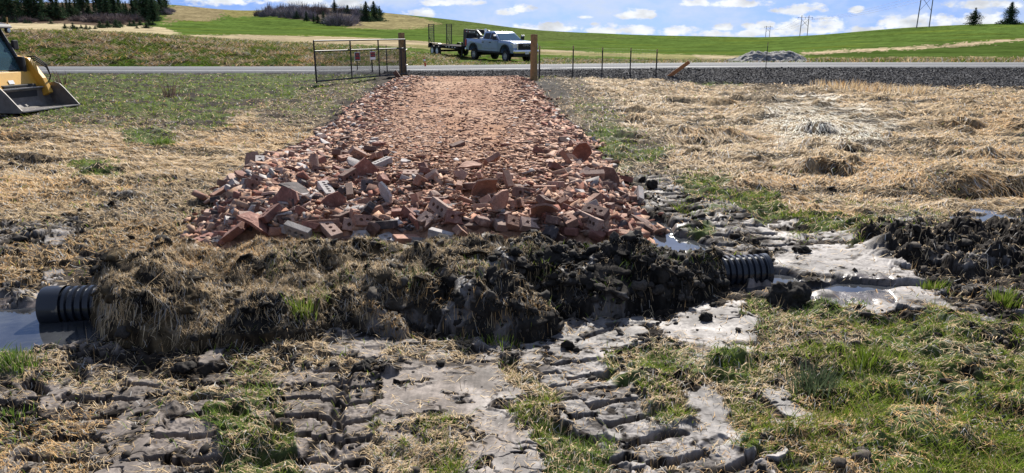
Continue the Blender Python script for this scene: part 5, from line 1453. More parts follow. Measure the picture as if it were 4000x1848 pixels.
# ------------------------------------------------------------------ tracked loader
def build_loader():
    yaw = R(-5)
    tip = hit(86, 455)
    Rm = Matrix.Rotation(yaw, 3, 'Z')
    o = tip - Rm @ Vector((1.95, -.92, 0)); zc = float(gz(o.x, o.y)) 
    zt = min(tip.z, float(gz(*(tip + Rm @ Vector((0, 1.84, 0)))[:2])))
    root = empty('skid_loader', (o.x, o.y, max(zc, zt) + .015), yaw)
    tag(root, 'yellow tracked skid loader with black cab and wide steel bucket resting on the grass', 'loader')
    # undercarriage
    for s in (-1, 1):
        t = MB(); pr = [(-1.55, .30), (-1.42, .55), (-1.1, .62), (-.1, .66), (.25, .52), (.42, .30), (.36, .08), (.2, .0), (-1.3, .0), (-1.48, .08)]
        t.prism(pr, s * .55, s * .93); tr = t.build('rubber_track', P_RUBBER, root, bevel=.02)
        for k in range(5):
            r_ = MB(); r_.lathe([(.001, s * .94), (.13, s * .94), (.13, s * .90)], 14, (-1.2 + k * .33, 0, .17)); r_.build('track_roller', P_BLACKM, tr)
        sp = MB(); sp.lathe([(.001, s * .945), (.2, s * .945), (.2, s * .9)], 16, (-1.1, 0, .42)); sp.build('drive_sprocket', P_YEL, tr)
    b = MB(); b.prism([(-1.75, .45), (-1.80, 1.25), (-1.45, 1.45), (-.55, 1.30), (-.45, .78), (.75, .74), (.98, .60), (.98, .28), (-1.6, .28)], -.55, .55); b.build('body', P_YEL, root, bevel=.02)
    bel = MB(); bel.prism([(.80, .70), (1.0, .62), (1.03, .30), (.80, .26)], -.50, .50); bel.build('front_plate', P_BLACKM, root)
    # cab: frame posts, glass, roof
    cab = MB(); W_ = .52
    for s in (-1, 1):
        cab.tube([(1.0, s * W_, .80), (.90, s * W_, 1.12), (.58, s * W_, 1.78)], .045, 8)
        cab.tube([(-.55, s * W_, .80), (-.50, s * W_, 1.78)], .05, 8)
        cab.tube([(-.52, s * W_, 1.78), (.60, s * W_, 1.78)], .045, 8)
        cab.tube([(-.55, s * W_, .82), (1.0, s * W_, .80)], .05, 8)
    cab.tube([(1.0, -W_, .80), (1.0, W_, .80)], .045, 8); cab.tube([(.58, -W_, 1.78), (.58, W_, 1.78)], .045, 8); cab.tube([(-.5, -W_, 1.78), (-.5, W_, 1.78)], .045, 8)
    cab.box((-.53, 0, 1.28), (.05, 1.0, .95)); cf = cab.build('cab_frame', P_BLACK, root)
    seat = MB(); seat.box((-.15, 0, .95), (.45, .5, .16)); seat.box((-.36, 0, 1.25), (.14, .48, .6)); seat.build('seat', P_BLACKM, root, bevel=.04)
    gm, nt, bb = new_mat('tinted_cab_glass'); bb.inputs['Base Color'].default_value = (.07, .14, .17, 1); bb.inputs['Roughness'].default_value = .05
    tr_ = nt.nodes.new('ShaderNodeBsdfTransparent'); tr_.inputs['Color'].default_value = (.35, .52, .56, 1); mx = nt.nodes.new('ShaderNodeMixShader'); mx.inputs[0].default_value = .45
    nt.links.new(tr_.outputs[0], mx.inputs[1]); nt.links.new(bb.outputs[0], mx.inputs[2]); nt.links.new(mx.outputs[0], nt.nodes['Material Output'].inputs['Surface'])
    for s in (-1, 1):
        g = MB(); g.prism([(-.50, .86), (.94, .86), (.86, 1.12), (.55, 1.74), (-.47, 1.74)], s * W_ - .006, s * W_ + .006); so = g.build('side_window', gm, root)
        gd = MB()
        for k in range(6): gd.tube([(-.48, s * (W_ - .03), .95 + k * .13), (.95 - max(0, .95 + k * .13 - 1.1) * .5, s * (W_ - .03), .95 + k * .13)], .006, 5)
        for k in range(9): gd.tube([(-.42 + k * .13, s * (W_ - .03), .86), (-.42 + k * .13, s * (W_ - .03), 1.74)], .006, 5)
        gd.build('window_guard', P_DIRTY, so)
    fw = MB(); fw.add([(.985, -.47, .86), (.985, .47, .86), (.88, .47, 1.14), (.88, -.47, 1.14), (.57, .47, 1.74), (.57, -.47, 1.74)], [(0, 1, 2, 3), (3, 2, 4, 5)]); fw.build('front_window', gm, root)
    rf = MB(); rf.prism([(-.70, 1.80), (-.66, 1.92), (.60, 1.93), (.84, 1.88), (.88, 1.80), (.70, 1.79)], -.60, .60); rf.build('roof', P_BLACK, root, bevel=.025)
    for s in (-1, 1):
        lm = MB(); lm.lathe([(.06, -.04), (.065, .02), (.05, .03)], 14, (.82, s * .50, 1.75), 'x'); lo = lm.build('headlight', P_BLACKM, root, smooth=True)
        ln = MB(); ln.lathe([(.001, .034), (.05, .032)], 14, (.82, s * .50, 1.75), 'x'); ln.build('lens', P_LAMP, lo)
        mi = MB(); mi.box((.80, s * .66, 1.42), (.07, .16, .22)); mi.box((.74, s * .58, 1.45), (.04, .12, .04)); mi.build('mirror', P_BLACKM, root, bevel=.02)
        ct = MB(); ct.box((.98, s * .52, .98), (.18, .12, .36)); ct.build('control_box', P_BLACKM, root, bevel=.03)
        # lift arms
        ar = MB(); ar.prism([(-1.65, 1.20), (-1.55, 1.52), (-1.3, 1.55), (.62, 1.20), (1.04, 1.12), (1.34, .66), (1.46, .32), (1.30, .24), (1.10, .34), (.90, .66), (.62, .84), (-1.3, 1.28), (-1.4, 1.10)], s * .74 - .07, s * .74 + .07)
        arm = ar.build('lift_arm', P_YEL, root, bevel=.018)
        cy = MB(); cy.tube([(.55, s * .60, 1.0), (1.02, s * .60, .62)], .045, 10); cy.tube([(1.02, s * .60, .62), (1.22, s * .60, .42)], .025, 8); cy.build('tilt_cylinder', P_EDGE, arm)
        hs = MB()
        for q in range(3):
            hs.tube([(.70 + .05 * q, s * .83, 1.12), (1.1, s * .86, 1.16 - .05 * q), (1.34, s * .87, .98 - .04 * q), (1.42, s * .86, .70), (1.34, s * .80, .48), (1.2, s * .72, .36)], .016, 6)
        hs.build('hydraulic_hose', P_RUBBER, arm)
        dc = MB(); dc.box((.30, s * .815, 1.10), (.24, .006, .07), Matrix.Rotation(R(10), 3, 'Y')); dc.build('decal', P_BLACK, arm)
    cb = MB(); cb.prism([(.90, .86), (1.06, .82), (1.20, .50), (1.14, .40), (.98, .46)], -.68, .68); cbo = cb.build('cross_beam', P_YEL, root, bevel=.015)
    sk = MB(); sk.box((1.168, -.1, .60), (.006, .16, .09), Matrix.Rotation(R(-22), 3, 'Y')); sk.build('decal', P_WHITE, cbo)
    cp = MB(); cp.box((1.22, 0, .36), (.14, 1.0, .36)); cp.build('coupler', P_BLACKM, root, bevel=.02)
    # bucket: curved shell, side plates, cutting edge
    sh = [(1.95, .005), (1.55, .005), (1.36, .04), (1.30, .14), (1.28, .36), (1.30, .43), (1.26, .45), (1.24, .36), (1.26, .12), (1.33, .0), (1.54, -.02), (1.95, -.015)]
    bk = MB(); bk.prism(sh, -.92, .92); bo = bk.build('bucket', P_STEEL, root)
    for s in (-1, 1):
        sp = MB(); sp.prism([(1.24, .50), (1.20, .48), (1.22, .05), (1.33, -.02), (1.97, -.02), (1.99, .03), (1.66, .42), (1.56, .52), (1.44, .56), (1.36, .55)], s * .93 - .014, s * .93 + .014); sp.build('side_plate', P_STEEL, bo, bevel=.004)
    ce = MB(); ce.box((1.93, 0, .012), (.20, 1.84, .022)); ce.build('cutting_edge', P_EDGE, bo)
    fl = MB(); fl.box((1.68, 0, .013), (.30, 1.80, .006)); fl.build('floor_plate', P_EDGE, bo)
    lp = MB(); lp.box((1.30, 0, .455), (.10, 1.84, .03)); lp.build('top_lip', P_EDGE, bo, bevel=.005)
build_loader()

# ------------------------------------------------------------------ gateway
def wood_post(u, v, h, r, label):
    p = hit(u, v); root = MB(); root.tube([(0, 0, -.3), (0, 0, h * .5), (0, 0, h)], r, 20, r1=r * .93)
    o = root.build('gate_post', P_WOODP, None, bevel=.006); o.location = p
    return tag(o, label, 'post'), p
def post_h(p, v): 
    dx, dy, dz = uv_ray(2000, v); return CAM_H + p.y * dz / dy - p.z
PL = hit(1574, 294); PR = hit(2085, 316)
_, PL = wood_post(1574, 294, post_h(PL, 128), .14, 'round wooden post holding the black gate')
_, PR = wood_post(2085, 316, post_h(PR, 134), .135, 'round wooden post standing free at the gateway, no gate on it')
def build_gate():
    a = Vector((PL.x + .16, PL.y - .14, PL.z))                          # hinge side
    ze = gz
    dx, dy, dz = uv_ray(1236, 318)
    t = 23.6 / dy; e = Vector((dx * t, dy * t, 0))
    a0 = a.copy(); d = (e - Vector((a.x, a.y, 0))); Lg = d.length; yaw = math.atan2(d.y, d.x)
    zb_h, zb_f = post_h(a, 288) + a.z, CAM_H + dz * t
    dxt, dyt, dzt = uv_ray(1219, 160); zt_f = CAM_H + dzt * (e.y / dyt); zt_h = post_h(a, 154) + a.z
    root = empty('metal_gate', (a.x, a.y, zb_h), yaw)
    tag(root, 'black tubular metal gate with wire mesh standing open on its wooden post', 'gate')
    s_b = (zb_f - zb_h) / Lg; s_t = (zt_f - zt_h) / Lg; H0 = zt_h - zb_h
    zb = lambda x: s_b * x
    zt = lambda x: H0 + s_t * x
    zm = lambda x: zb(x) + (zt(x) - zb(x)) * .745
    r = .026
    for f, nm in ((zt, 'top_rail'), (zm, 'middle_rail'), (zb, 'bottom_rail')):
        m = MB(); m.tube([(0, 0, f(0)), (Lg, 0, f(Lg))], r, 10); m.build(nm, P_BLACK, root, smooth=True)
    for k, x in enumerate((0, Lg * .06, Lg * .345, Lg * .655, Lg)):
        m = MB(); m.tube([(x, 0, zb(x) - (.06 if k in (0, 4) else 0)), (x, 0, (zt if k != 1 else zm)(x))], r, 10); m.build('upright', P_BLACK, root, smooth=True)
    w = MB(); x = .05
    while x < Lg:
        w.tube([(x, 0, zb(x)), (x, 0, zm(x))], .0062, 4, False); x += .056
    for q in np.linspace(.1, .9, 7): w.tube([(0, 0, lerp(zb(0), zm(0), q)), (Lg, 0, lerp(zb(Lg), zm(Lg), q))], .003, 4, False)
    w.build('mesh', P_BLACK, root)
    for z in (.35, zm(0) - .05):
        h = MB(); h.tube([(-.14, .0, z), (0, 0, z)], .014, 8); h.tube([(0, 0, z - .05), (0, 0, z + .05)], .03, 8); h.build('hinge', P_EDGE, root)
    for (u0, u1, v0, v1, kind) in ((1378, 1406, 205, 236, 0), (1438, 1466, 202, 232, 1)):
        # sign boards wired to the mesh
        uc = (u0 + u1) / 2; vc = (v0 + v1) / 2
        dxs, dys, dzs = uv_ray(uc, vc)
        den = dxs * math.sin(yaw) - dys * math.cos(yaw); tt = (a.x * math.sin(yaw) - a.y * math.cos(yaw)) / den
        P = Vector((dxs * tt, dys * tt, CAM_H + dzs * tt))
        wd = (u1 - u0) / FPX * P.y / abs(math.sin(math.pi / 2 - abs(math.atan2(d.y, d.x) + math.pi))) * .97 if False else (u1 - u0) / FPX * P.y * 1.45
        ht = (v1 - v0) / FPX * P.y
        n = Vector((-math.sin(yaw), math.cos(yaw), 0)); n = n if n.y < 0 else -n
        sr = empty('sign', P + n * .04, math.atan2(n.y, n.x) + math.pi / 2)
        tag(sr, ['red and black NO PARKING sign wired to the gate mesh', 'red and black PRIVATE PROPERTY sign with white strip wired to the gate'][kind], 'sign')
        b = MB(); b.box((0, 0, 0), (wd, .006, ht)); b.build('board', P_WHITE, sr, bevel=.002)
        if kind == 0:
            f = MB(); f.box((0, -.005, 0), (wd * .90, .004, ht * .90)); f.build('face', P_BLACK, sr)
            text_part('NO', ht * .44, SIGN_RED, sr, (0, -.009, ht * .20), (math.pi / 2, 0, 0), .001, .9)
            text_part('PARKING', ht * .40, SIGN_RED, sr, (0, -.009, -ht * .20), (math.pi / 2, 0, 0), .001, wd * .84 / (ht * .40 * 4.35))
        else:
            f = MB(); f.box((0, -.005, ht * .12), (wd * .90, .004, ht * .62)); f.build('face', P_BLACK, sr)
            text_part('PRIVATE', ht * .29, SIGN_RED, sr, (0, -.009, ht * .28), (math.pi / 2, 0, 0), .001, wd * .80 / (ht * .29 * 3.8))
            text_part('PROPERTY', ht * .27, SIGN_RED, sr, (0, -.009, -ht * .02), (math.pi / 2, 0, 0), .001, wd * .82 / (ht * .27 * 5.0))
SIGN_RED = mat_simple('sign_red', (.62, .03, .03), .5, var=.08)
build_gate()
def build_fences():
    G = 'steel fence posts along the road'
    def tpost(u, v0, v1, label, lean=0.0, r=.026):
        p = hit(u, v1, s0=12); h = max(.6, post_h(p, v0))
        root = empty('fence_post', p, 0, 0, 0); root.rotation_euler = (0, lean, 0); tag(root, label, 'fence post', G)
        m = MB(); m.box((0, 0, h * .44 - .1), (.012, r * 1.6, h * .88 + .2)); m.box((0, -.012, h * .44 - .1), (r * 2, .012, h * .88 + .2)); m.build('shaft', P_BLACK, root)
        t = MB(); t.box((0, 0, h * .94), (.012, r * 1.6, h * .12)); t.box((0, -.012, h * .94), (r * 2, .012, h * .12)); t.build('tip', P_TAN, root)
        return p, h
    R_ = [(2107, 178, 305, 'black steel fence post with tan tip beside the free wooden post'), (2237, 178, 300, 'black steel fence post with tan tip, second from the wooden post'),
          (2351, 185, 285, 'black steel fence post with tan tip in the middle of the right fence line'), (2461, 187, 281, 'black steel fence post with tan tip nearer the fallen board, leaning slightly'),
          (2562, 192, 290, 'black steel fence post with tan tip right by the fallen orange board')]
    right = [tpost(*r) for r in R_]
    tpost(2990, 165, 274, 'thin dark post alone on the shoulder in front of the gravel heap', r=.014)
    L_ = [(1397, 196, 279, 'black steel fence post behind the NO PARKING sign'), (1455, 186, 281, 'black steel fence post behind the PRIVATE PROPERTY sign'),
          (1513, 178, 281, 'black steel fence post with tan tip between sign and gate post'), (1565, 170, 286, 'black steel fence post with tan tip against the gate post')]
    left = [tpost(*r) for r in L_]
    wire = mat_simple('fence_wire', (.10, .10, .10), .5, metal=.4, var=.2)
    for nm, row, lab in (('wire_fence', [right[0]] + right[1:5], 'thin wire mesh fence strung on the posts right of the gateway'), ('wire_fence', left, 'thin wire mesh fence strung on the posts behind the gate')):
        m = MB()
        for (p, h), (q, k) in zip(row[:-1], row[1:]):
            for s in np.linspace(.08, .95, 9):
                m.tube([p + Vector((0, -.02, h * s)), q + Vector((0, -.02, k * s))], .0018, 3, False)
            n_ = max(4, int((q - p).length / .12))
            for i in range(n_):
                a_ = p.lerp(q, i / n_); hh = lerp(h, k, i / n_); m.tube([a_ + Vector((0, -.02, hh * .05)), a_ + Vector((0, -.02, hh * .95))], .0015, 3, False)
        tag(m.build(nm, wire, None), lab, 'fence')
    c = MB(); n_ = 24
    top = PR + Vector((.16, -.05, 1.05)); bot = PR + Vector((.17, -.06, .05))
    for i in range(n_):
        p = top.lerp(bot, i / n_); a_ = Matrix.Rotation(math.pi / 2 * (i % 2), 3, 'Z')
        c.tube([p + a_ @ Vector((.016 * math.cos(t_), 0, .030 * math.sin(t_))) for t_ in np.linspace(0, 6.28, 9)], .005, 5, False)
    ch = c.build('gate_chain', P_EDGE, None); tag(ch, 'steel chain hanging from the free wooden post', 'chain')
    p = hit(30, 113, s0=45); m = MB(); m.tube([(0, 0, -.2), (.12, 0, 1.05)], .06, 8); o = m.build('fence_post', P_WOODP); o.location = p; tag(o, 'lone leaning wooden post on the roadside bank', 'fence post')
    # board and marker
    p = hit(2616, 298); q = hit(2680, 296); m = MB(); Lb = 1.05
    m.box((0, 0, Lb / 2 - .1), (.15, .04, Lb)); o = m.build('wooden_board', P_PLANK, bevel=.004); o.location = p; o.rotation_euler = (R(8), R(52), R(-8)); tag(o, 'orange wooden board stuck slanting in the straw', 'board')
    p = hit(1663, 266); root = empty('marker_stake', p, 0, R(-8)); tag(root, 'short orange and white survey stake at the road edge', 'stake')
    m = MB(); m.box((0, 0, .11), (.085, .03, .30)); m.build('stake', P_ORANGE, root); m = MB(); m.box((0, 0, .38), (.085, .03, .10)); m.build('band', P_WHITE, root)
    m = MB(); m.box((0, 0, .31), (.086, .031, .04)); m.box((0, 0, .455), (.086, .031, .05)); m.build('stripe', P_ORANGE, root)
    me = FORMS[3][0]; o = bpy.data.objects.new('brick', me); col.objects.link(o); p = hit(1552, 306); o.location = p + Vector((0, 0, .11)); o.scale = (1.7, 1.7, 1.7); o.rotation_euler = (R(90), R(55), 0); o.material_slots[0].link = 'OBJECT'; o.material_slots[0].material = BM['brown']; tag(o, 'brown brick propped against the foot of the gate post', 'brick')
build_fences()
def build_gravel_heap():
    c = hit(3010, 251, s0=39); 
    n = 90; gx, gy = np.meshgrid(np.linspace(-3.2, 3.2, n), np.linspace(-2.2, 2.2, n))
    h = 0.72 * np.exp(-((np.abs(gx + .25) / 1.6) ** 2.0 + (gy / 1.15) ** 2)) + .45 * np.exp(-(((gx - 1.5) / 1.0) ** 2 + (gy / 1.0) ** 2)) - .10 * np.exp(-(((gx - .2) / .3) ** 2 + ((gy + .2) / .6) ** 2))
    h = h * (1 + .16 * fbm(gx * 1.2, gy * 1.2, 3, .5, 221)) + .06 * fbm(gx * 4, gy * 4, 3, .6, 223) * sstep(.02, .2, h) - .06
    V = np.stack([gx + c.x, gy + c.y + 1.0, h + gz(gx + c.x, gy + c.y + 1.0)], -1).reshape(-1, 3)
    n2 = fbm(gx * 7, gy * 7, 3, .6, 225); cc = np.array([.17, .165, .16])[None, None] * (1 + .7 * n2)[..., None]
    o = npmesh('gravel_heap', V, grid_faces(n, n), M_CLOD, None, np.clip(cc, .01, .6).reshape(-1, 3), False); tag(o, 'grey gravel heap with two humps beyond the road', 'gravel heap')
    c = hit(2885, 244, s0=39); gx, gy = np.meshgrid(np.linspace(-1.5, 1.5, 50), np.linspace(-.8, .8, 50))
    h = .34 * np.exp(-((gx / .85) ** 4 + (gy / .45) ** 4)) + .05 * fbm(gx * 3, gy * 3, 3, .6, 227) - .05
    V = np.stack([gx + c.x, gy + c.y + .5, h + gz(gx + c.x, gy + c.y + .5)], -1).reshape(-1, 3); cc = np.array([.03, .028, .03])[None, None] * (1 + .6 * fbm(gx * 8, gy * 8, 3, .6, 229))[..., None]
    o = npmesh('soil_heap', V, grid_faces(50, 50), M_CLOD, None, np.clip(cc, .004, .6).reshape(-1, 3), False); tag(o, 'low black heap of soil beside the grey gravel heap', 'soil heap')
build_gravel_heap()
# ------------------------------------------------------------------ trees on the hills
M_NEEDLE = mat_attr('needles', rough=.85, transl=.15, spec=.0)
M_TWIG = mat_attr('twigs', rough=.9, spec=.1)
M_BARK = mat_simple('bark', (.045, .034, .027), .9, var=.4)
def conifer_mesh(seed, hgt=10.0, wid=2.2, bare=.12, ragged=.35, dens=1.0, tint=(1, 1, 1)):
    """whorls of drooping boughs, each a spray of small needle tufts; returns crown mesh and trunk mesh"""
    rg = np.random.default_rng(seed)
    V, F, C = [], [], []; n = 0
    zs = np.linspace(hgt * bare, hgt * .985, int(30 * dens))
    for z in zs:
        q = (z / hgt - bare) / (1 - bare)
        rad = 1.45 * wid * (1 - q) ** .85 * (.75 + .25 * math.sin(q * 9 + seed)) + .12
        nb = int(7 + 4 * (1 - q))
        a0 = rg.random() * 6.28
        for b in range(nb):
            if rg.random() < ragged * .5: continue
            a = a0 + 6.28 * b / nb + rg.normal(0, .18); L = rad * rg.uniform(1 - ragged, 1.15)
            for s in np.linspace(.12, 1, max(3, int(3 + 4 * L / 1.4))):
                cx, cy = math.cos(a) * L * s, math.sin(a) * L * s
                cz = z - .22 * L * s ** 1.5 + .10 * L * (s > .8)
                sz = (.30 + .20 * (1 - s)) * (.6 + .5 * L / wid) * rg.uniform(.7, 1.3) * (hgt / 10) ** .3
                for k in range(2):
                    d = rg.normal(0, 1, 3); d[2] *= .45; d /= np.linalg.norm(d); e = np.cross(d, rg.normal(0, 1, 3)); e /= np.linalg.norm(e)
                    p = np.array([cx, cy, cz]) + rg.normal(0, .10, 3)
                    V += [p - e * sz * .35, p + e * sz * .35, p + d * sz]; F.append((n, n + 1, n + 2)); n += 3
                    g = np.array([.050, .085, .045]) * np.array(tint) * rg.uniform(.55, 1.35); g = g if rg.random() > .1 else np.array([.07, .06, .035])
                    C += [g] * 3
    cm = bpy.data.meshes.new('crown'); V = np.array(V); F = np.array(F); C = np.array(C)
    tmp = npmesh('crown', V, F, M_NEEDLE, None, C); cm = tmp.data; bpy.data.objects.remove(tmp)
    t = MB(); t.tube([(0, 0, -.6), (.05, 0, hgt * .3), (-.03, .04, hgt * .65), (0, 0, hgt * .97)], .02 * hgt + .03, 7, True, r1=.02)
    for k in range(10):
        z = hgt * rg.uniform(bare * .5, .8); a = rg.random() * 6.28; L = wid * .6 * (1 - z / hgt); t.tube([(0, 0, z), (math.cos(a) * L, math.sin(a) * L, z - .1 * L)], .025, 4, False, r1=.008)
    to = t.build('trunk', M_BARK); tm = to.data; bpy.data.objects.remove(to)
    return cm, tm, hgt
CONI = [conifer_mesh(1, 12, 1.9, .10, .30), conifer_mesh(2, 12, 1.5, .22, .45), conifer_mesh(3, 12, 2.4, .06, .25, 1.15), conifer_mesh(4, 12, 1.3, .34, .55, .9), conifer_mesh(5, 12, 2.1, .14, .5)]
YOUNG = [conifer_mesh(11, 4, 1.35, .03, .3, .6, (1.25, 1.2, 1.15)), conifer_mesh(12, 4, 1.6, .03, .35, .55, (1.1, 1.1, 1.2))]
ROUND = [conifer_mesh(21, 8, 2.7, .06, .25, 1.15), conifer_mesh(22, 8, 2.9, .10, .45, 1.1, (1.1, 1.0, 1.0))]
def plant(name, kit, u, vb, vt, y, label, group, cat='tree', fat=1.0):
    """a tree of picture height vb..vt standing on the land at distance y"""
    p = at(u, y) if y else hit(u, vb, s0=45)
    H = (vb - vt) / FPX * (p.y * CP)
    cm, tm, h = kit; s = H / h
    root = empty(name, p - Vector((0, 0, .05 * s)), random.uniform(0, 6.28)); root.scale = (s * fat, s * fat, s)
    tag(root, label, cat, group)
    for nm, me in (('crown', cm), ('trunk', tm)):
        o = bpy.data.objects.new(nm, me); col.objects.link(o); o.parent = root
    return root
def build_wood():
    G = 'conifers of the wood on the left hillside'
    # (column, foot, top, kind)
    T = [(14, 82, -70, 2), (48, 84, -60, 2), (82, 80, -40, 0), (118, 84, -55, 2), (150, 84, -60, 2), (172, 80, -30, 4), (198, 74, 12, 1), (214, 80, -70, 0), (232, 82, -20, 4), (252, 70, 10, 1), (268, 72, -10, 0),
         (283, 76, -14, 4), (300, 74, -8, 0), (312, 66, -40, 1), (330, 78, -64, 3), (350, 74, -26, 1), (372, 64, 0, 3), (390, 70, -50, 3), (404, 78, -62, 1), (424, 84, -30, 3), (438, 70, -50, 3), (452, 76, -58, 1),
         (470, 66, -36, 0), (487, 62, 10, 1), (498, 74, 8, 4), (512, 80, 34, 1), (522, 76, -12, 1), (536, 72, -30, 3), (552, 70, -40, 0), (574, 82, -62, 2), (588, 74, -50, 2), (602, 84, -20, 2), (628, 58, -32, 2), (648, 46, -28, 2), (610, 60, -10, 2), (-40, 84, -60, 2), (-90, 84, -50, 0), (-150, 86, -60, 2)]
    words = {0: 'straight dark conifer', 1: 'thin ragged conifer', 2: 'broad dense dark conifer', 3: 'tall bare-stemmed conifer with thin crown', 4: 'loose branched conifer'}
    rel = ['at the far end of the wood', 'near the loader end of the wood', 'before the open gap of brown scrub', 'beside the brown scrub gap', 'past the scrub gap', 'next to the field corner']
    seen = {}
    for (u, vb, vt, k) in sorted(T):
        y = None
        size = 'very tall ' if vb - vt > 138 else 'tall ' if vb - vt > 112 else 'middling ' if vb - vt > 80 else 'short '
        wz = 'over the loader' if u < 60 else 'near the loader end of the wood' if u < 190 else 'beside the first sky gap' if u < 290 else 'before the brown scrub' if u < 380 else 'in the brown scrub' if u < 470 else 'past the brown scrub' if u < 560 else 'at the field corner of the wood'
        lab = f'{size}{words[k].replace("tall ", "")} {wz}'
        i = seen.get(lab, 0); seen[lab] = i + 1
        if i: lab += [' but farther along', ' and third along', ' last along'][min(i, 3) - 1]
        plant('conifer', CONI[k], u, vb, vt, None, lab, G, fat=1.5)
    S = [(255, 112, 94), (286, 114, 90), (292, 116, 102), (302, 117, 104), (318, 112, 98), (338, 116, 98), (352, 113, 103), (372, 114, 102), (392, 110, 84), (404, 110, 92), (422, 108, 82), (455, 109, 78), (470, 106, 84), (508, 104, 84), (524, 104, 80), (536, 112, 100), (548, 100, 80), (572, 111, 86), (584, 100, 76), (598, 100, 80), (200, 94, 80), (20, 88, 66), (36, 88, 70), (60, 90, 72), (100, 92, 76), (118, 92, 80)]
    for i, (u, vb, vt) in enumerate(sorted(S)):
        wz = 'under the first trees' if u < 130 else 'alone below the first sky gap' if u < 230 else 'at the front of the sapling row' if u < 296 else 'among the row of saplings' if u < 380 else 'below the brown scrub' if u < 480 else 'near the field corner'
        lab = f'{"tiny" if vb - vt < 15 else "small" if vb - vt < 21 else "bushy"} young conifer {wz}'
        j = seen.get(lab, 0); seen[lab] = j + 1
        if j: lab += [', second along', ', third along', ', fourth along', ', fifth along'][min(j, 4) - 1]
        plant('young_conifer', YOUNG[i % 2], u, vb, vt, None, lab, 'young conifers along the edge of the wood', fat=1.9)
    # the hilltop copse
    H = [(1308, 50, 1, CONI[2], 'pointed dark conifer rising above the hilltop copse', 1.15), (1358, 54, 22, YOUNG[0], 'grey green conifer behind the large purple bush', 1.2), (1432, 84, 10, ROUND[0], 'broad ragged dark conifer at the copse end, leaning left of its twin', .9), (1462, 82, 9, ROUND[0], 'tall rounded dark conifer at the very end of the copse', .92), (1484, 78, 26, ROUND[1], 'shorter rounded dark conifer closing the copse', .8),
         (1198, 84, 46, CONI[0], 'narrow dark conifer at the lower edge of the copse', 1.3), (1226, 90, 54, CONI[4], 'ragged conifer between two dark ones under the copse', 1.1), (1242, 92, 56, CONI[2], 'dark low conifer in a shadow under the copse', 1.3), (1265, 98, 46, CONI[0], 'upright conifer beside the large purple bush', 1.1), (1160, 74, 44, YOUNG[1], 'green bush conifer among purple scrub', 1.0), (1130, 68, 46, YOUNG[0], 'pale green conifer in the purple scrub', .9)]
    for (u, vb, vt, kit, lab, fat) in H: plant('conifer', kit, u, vb, vt, None, lab, None, fat=fat * 1.6)
    plant('conifer', ROUND[1], 3802, 93, 27, 322, 'wide forked ragged conifer on the bare hill skyline', None, fat=1.6)
    plant('conifer', ROUND[0], 3941, 89, 6, 322, 'taller ragged conifer standing alone last on the skyline', None, fat=1.4)
build_wood()
def shrub_mesh(seed, n=1500, colr=(.25, .225, .245)):
    rg = np.random.default_rng(seed)
    a = rg.random(n) * 6.28; q = rg.random(n) ** .5; hh = rg.random(n)
    p0 = np.stack([np.cos(a) * q * .55, np.sin(a) * q * .55, hh * .45 * (1 - q * .5)], -1)
    d = np.stack([np.cos(a) * q * .9, np.sin(a) * q * .9, 1.1 - .55 * q], -1) + rg.normal(0, .36, (n, 3)); L = rg.uniform(.14, .48, n) * (1.1 - .35 * q)
    p1 = p0 + d * L[:, None]
    w = rg.normal(0, 1, (n, 3)); w /= np.linalg.norm(w, axis=1, keepdims=True); w *= rg.uniform(.008, .018, (n, 1))
    V = np.stack([p0 - w, p0 + w, p1], 1).reshape(-1, 3); F = np.arange(3 * n).reshape(-1, 3)
    c = np.repeat(np.array(colr)[None] * rg.uniform(.5, 1.5, (n, 1)), 3, 0)
    t = npmesh('twigs', V, F, M_TWIG, None, c); me = t.data; bpy.data.objects.remove(t)
    m = MB()
    for k in range(6):
        b = rg.random() * 6.28; m.tube([(0, 0, -.1), (math.cos(b) * .18, math.sin(b) * .18, .4), (math.cos(b) * .3, math.sin(b) * .3, .8)], .02, 5, False, r1=.006)
    to = m.build('stems', M_BARK); tm = to.data; bpy.data.objects.remove(to)
    return me, tm
SHR = [shrub_mesh(1), shrub_mesh(2, 1300, (.28, .25, .265)), shrub_mesh(3, 1300, (.21, .165, .15)), shrub_mesh(4, 700, (.27, .22, .20))]
def shrub(u, vb, vt, w, k, label, group, cat='shrub', y=None):
    p = hit(u, vb, s0=45) if y is None else at(u, y)
    H = (vb - vt) / FPX * p.y * CP * (.62 if 'inside' in group else 1); W = w / FPX * p.y * CP
    root = empty('bare_shrub', p - Vector((0, 0, .03 * H)), random.uniform(0, 6.28)); root.scale = (W / 1.45, W / 1.45, H / .62); tag(root, label, cat, group)
    for nm, me in zip(('twigs', 'stems'), SHR[k]):
        o = bpy.data.objects.new(nm, me); col.objects.link(o); o.parent = root
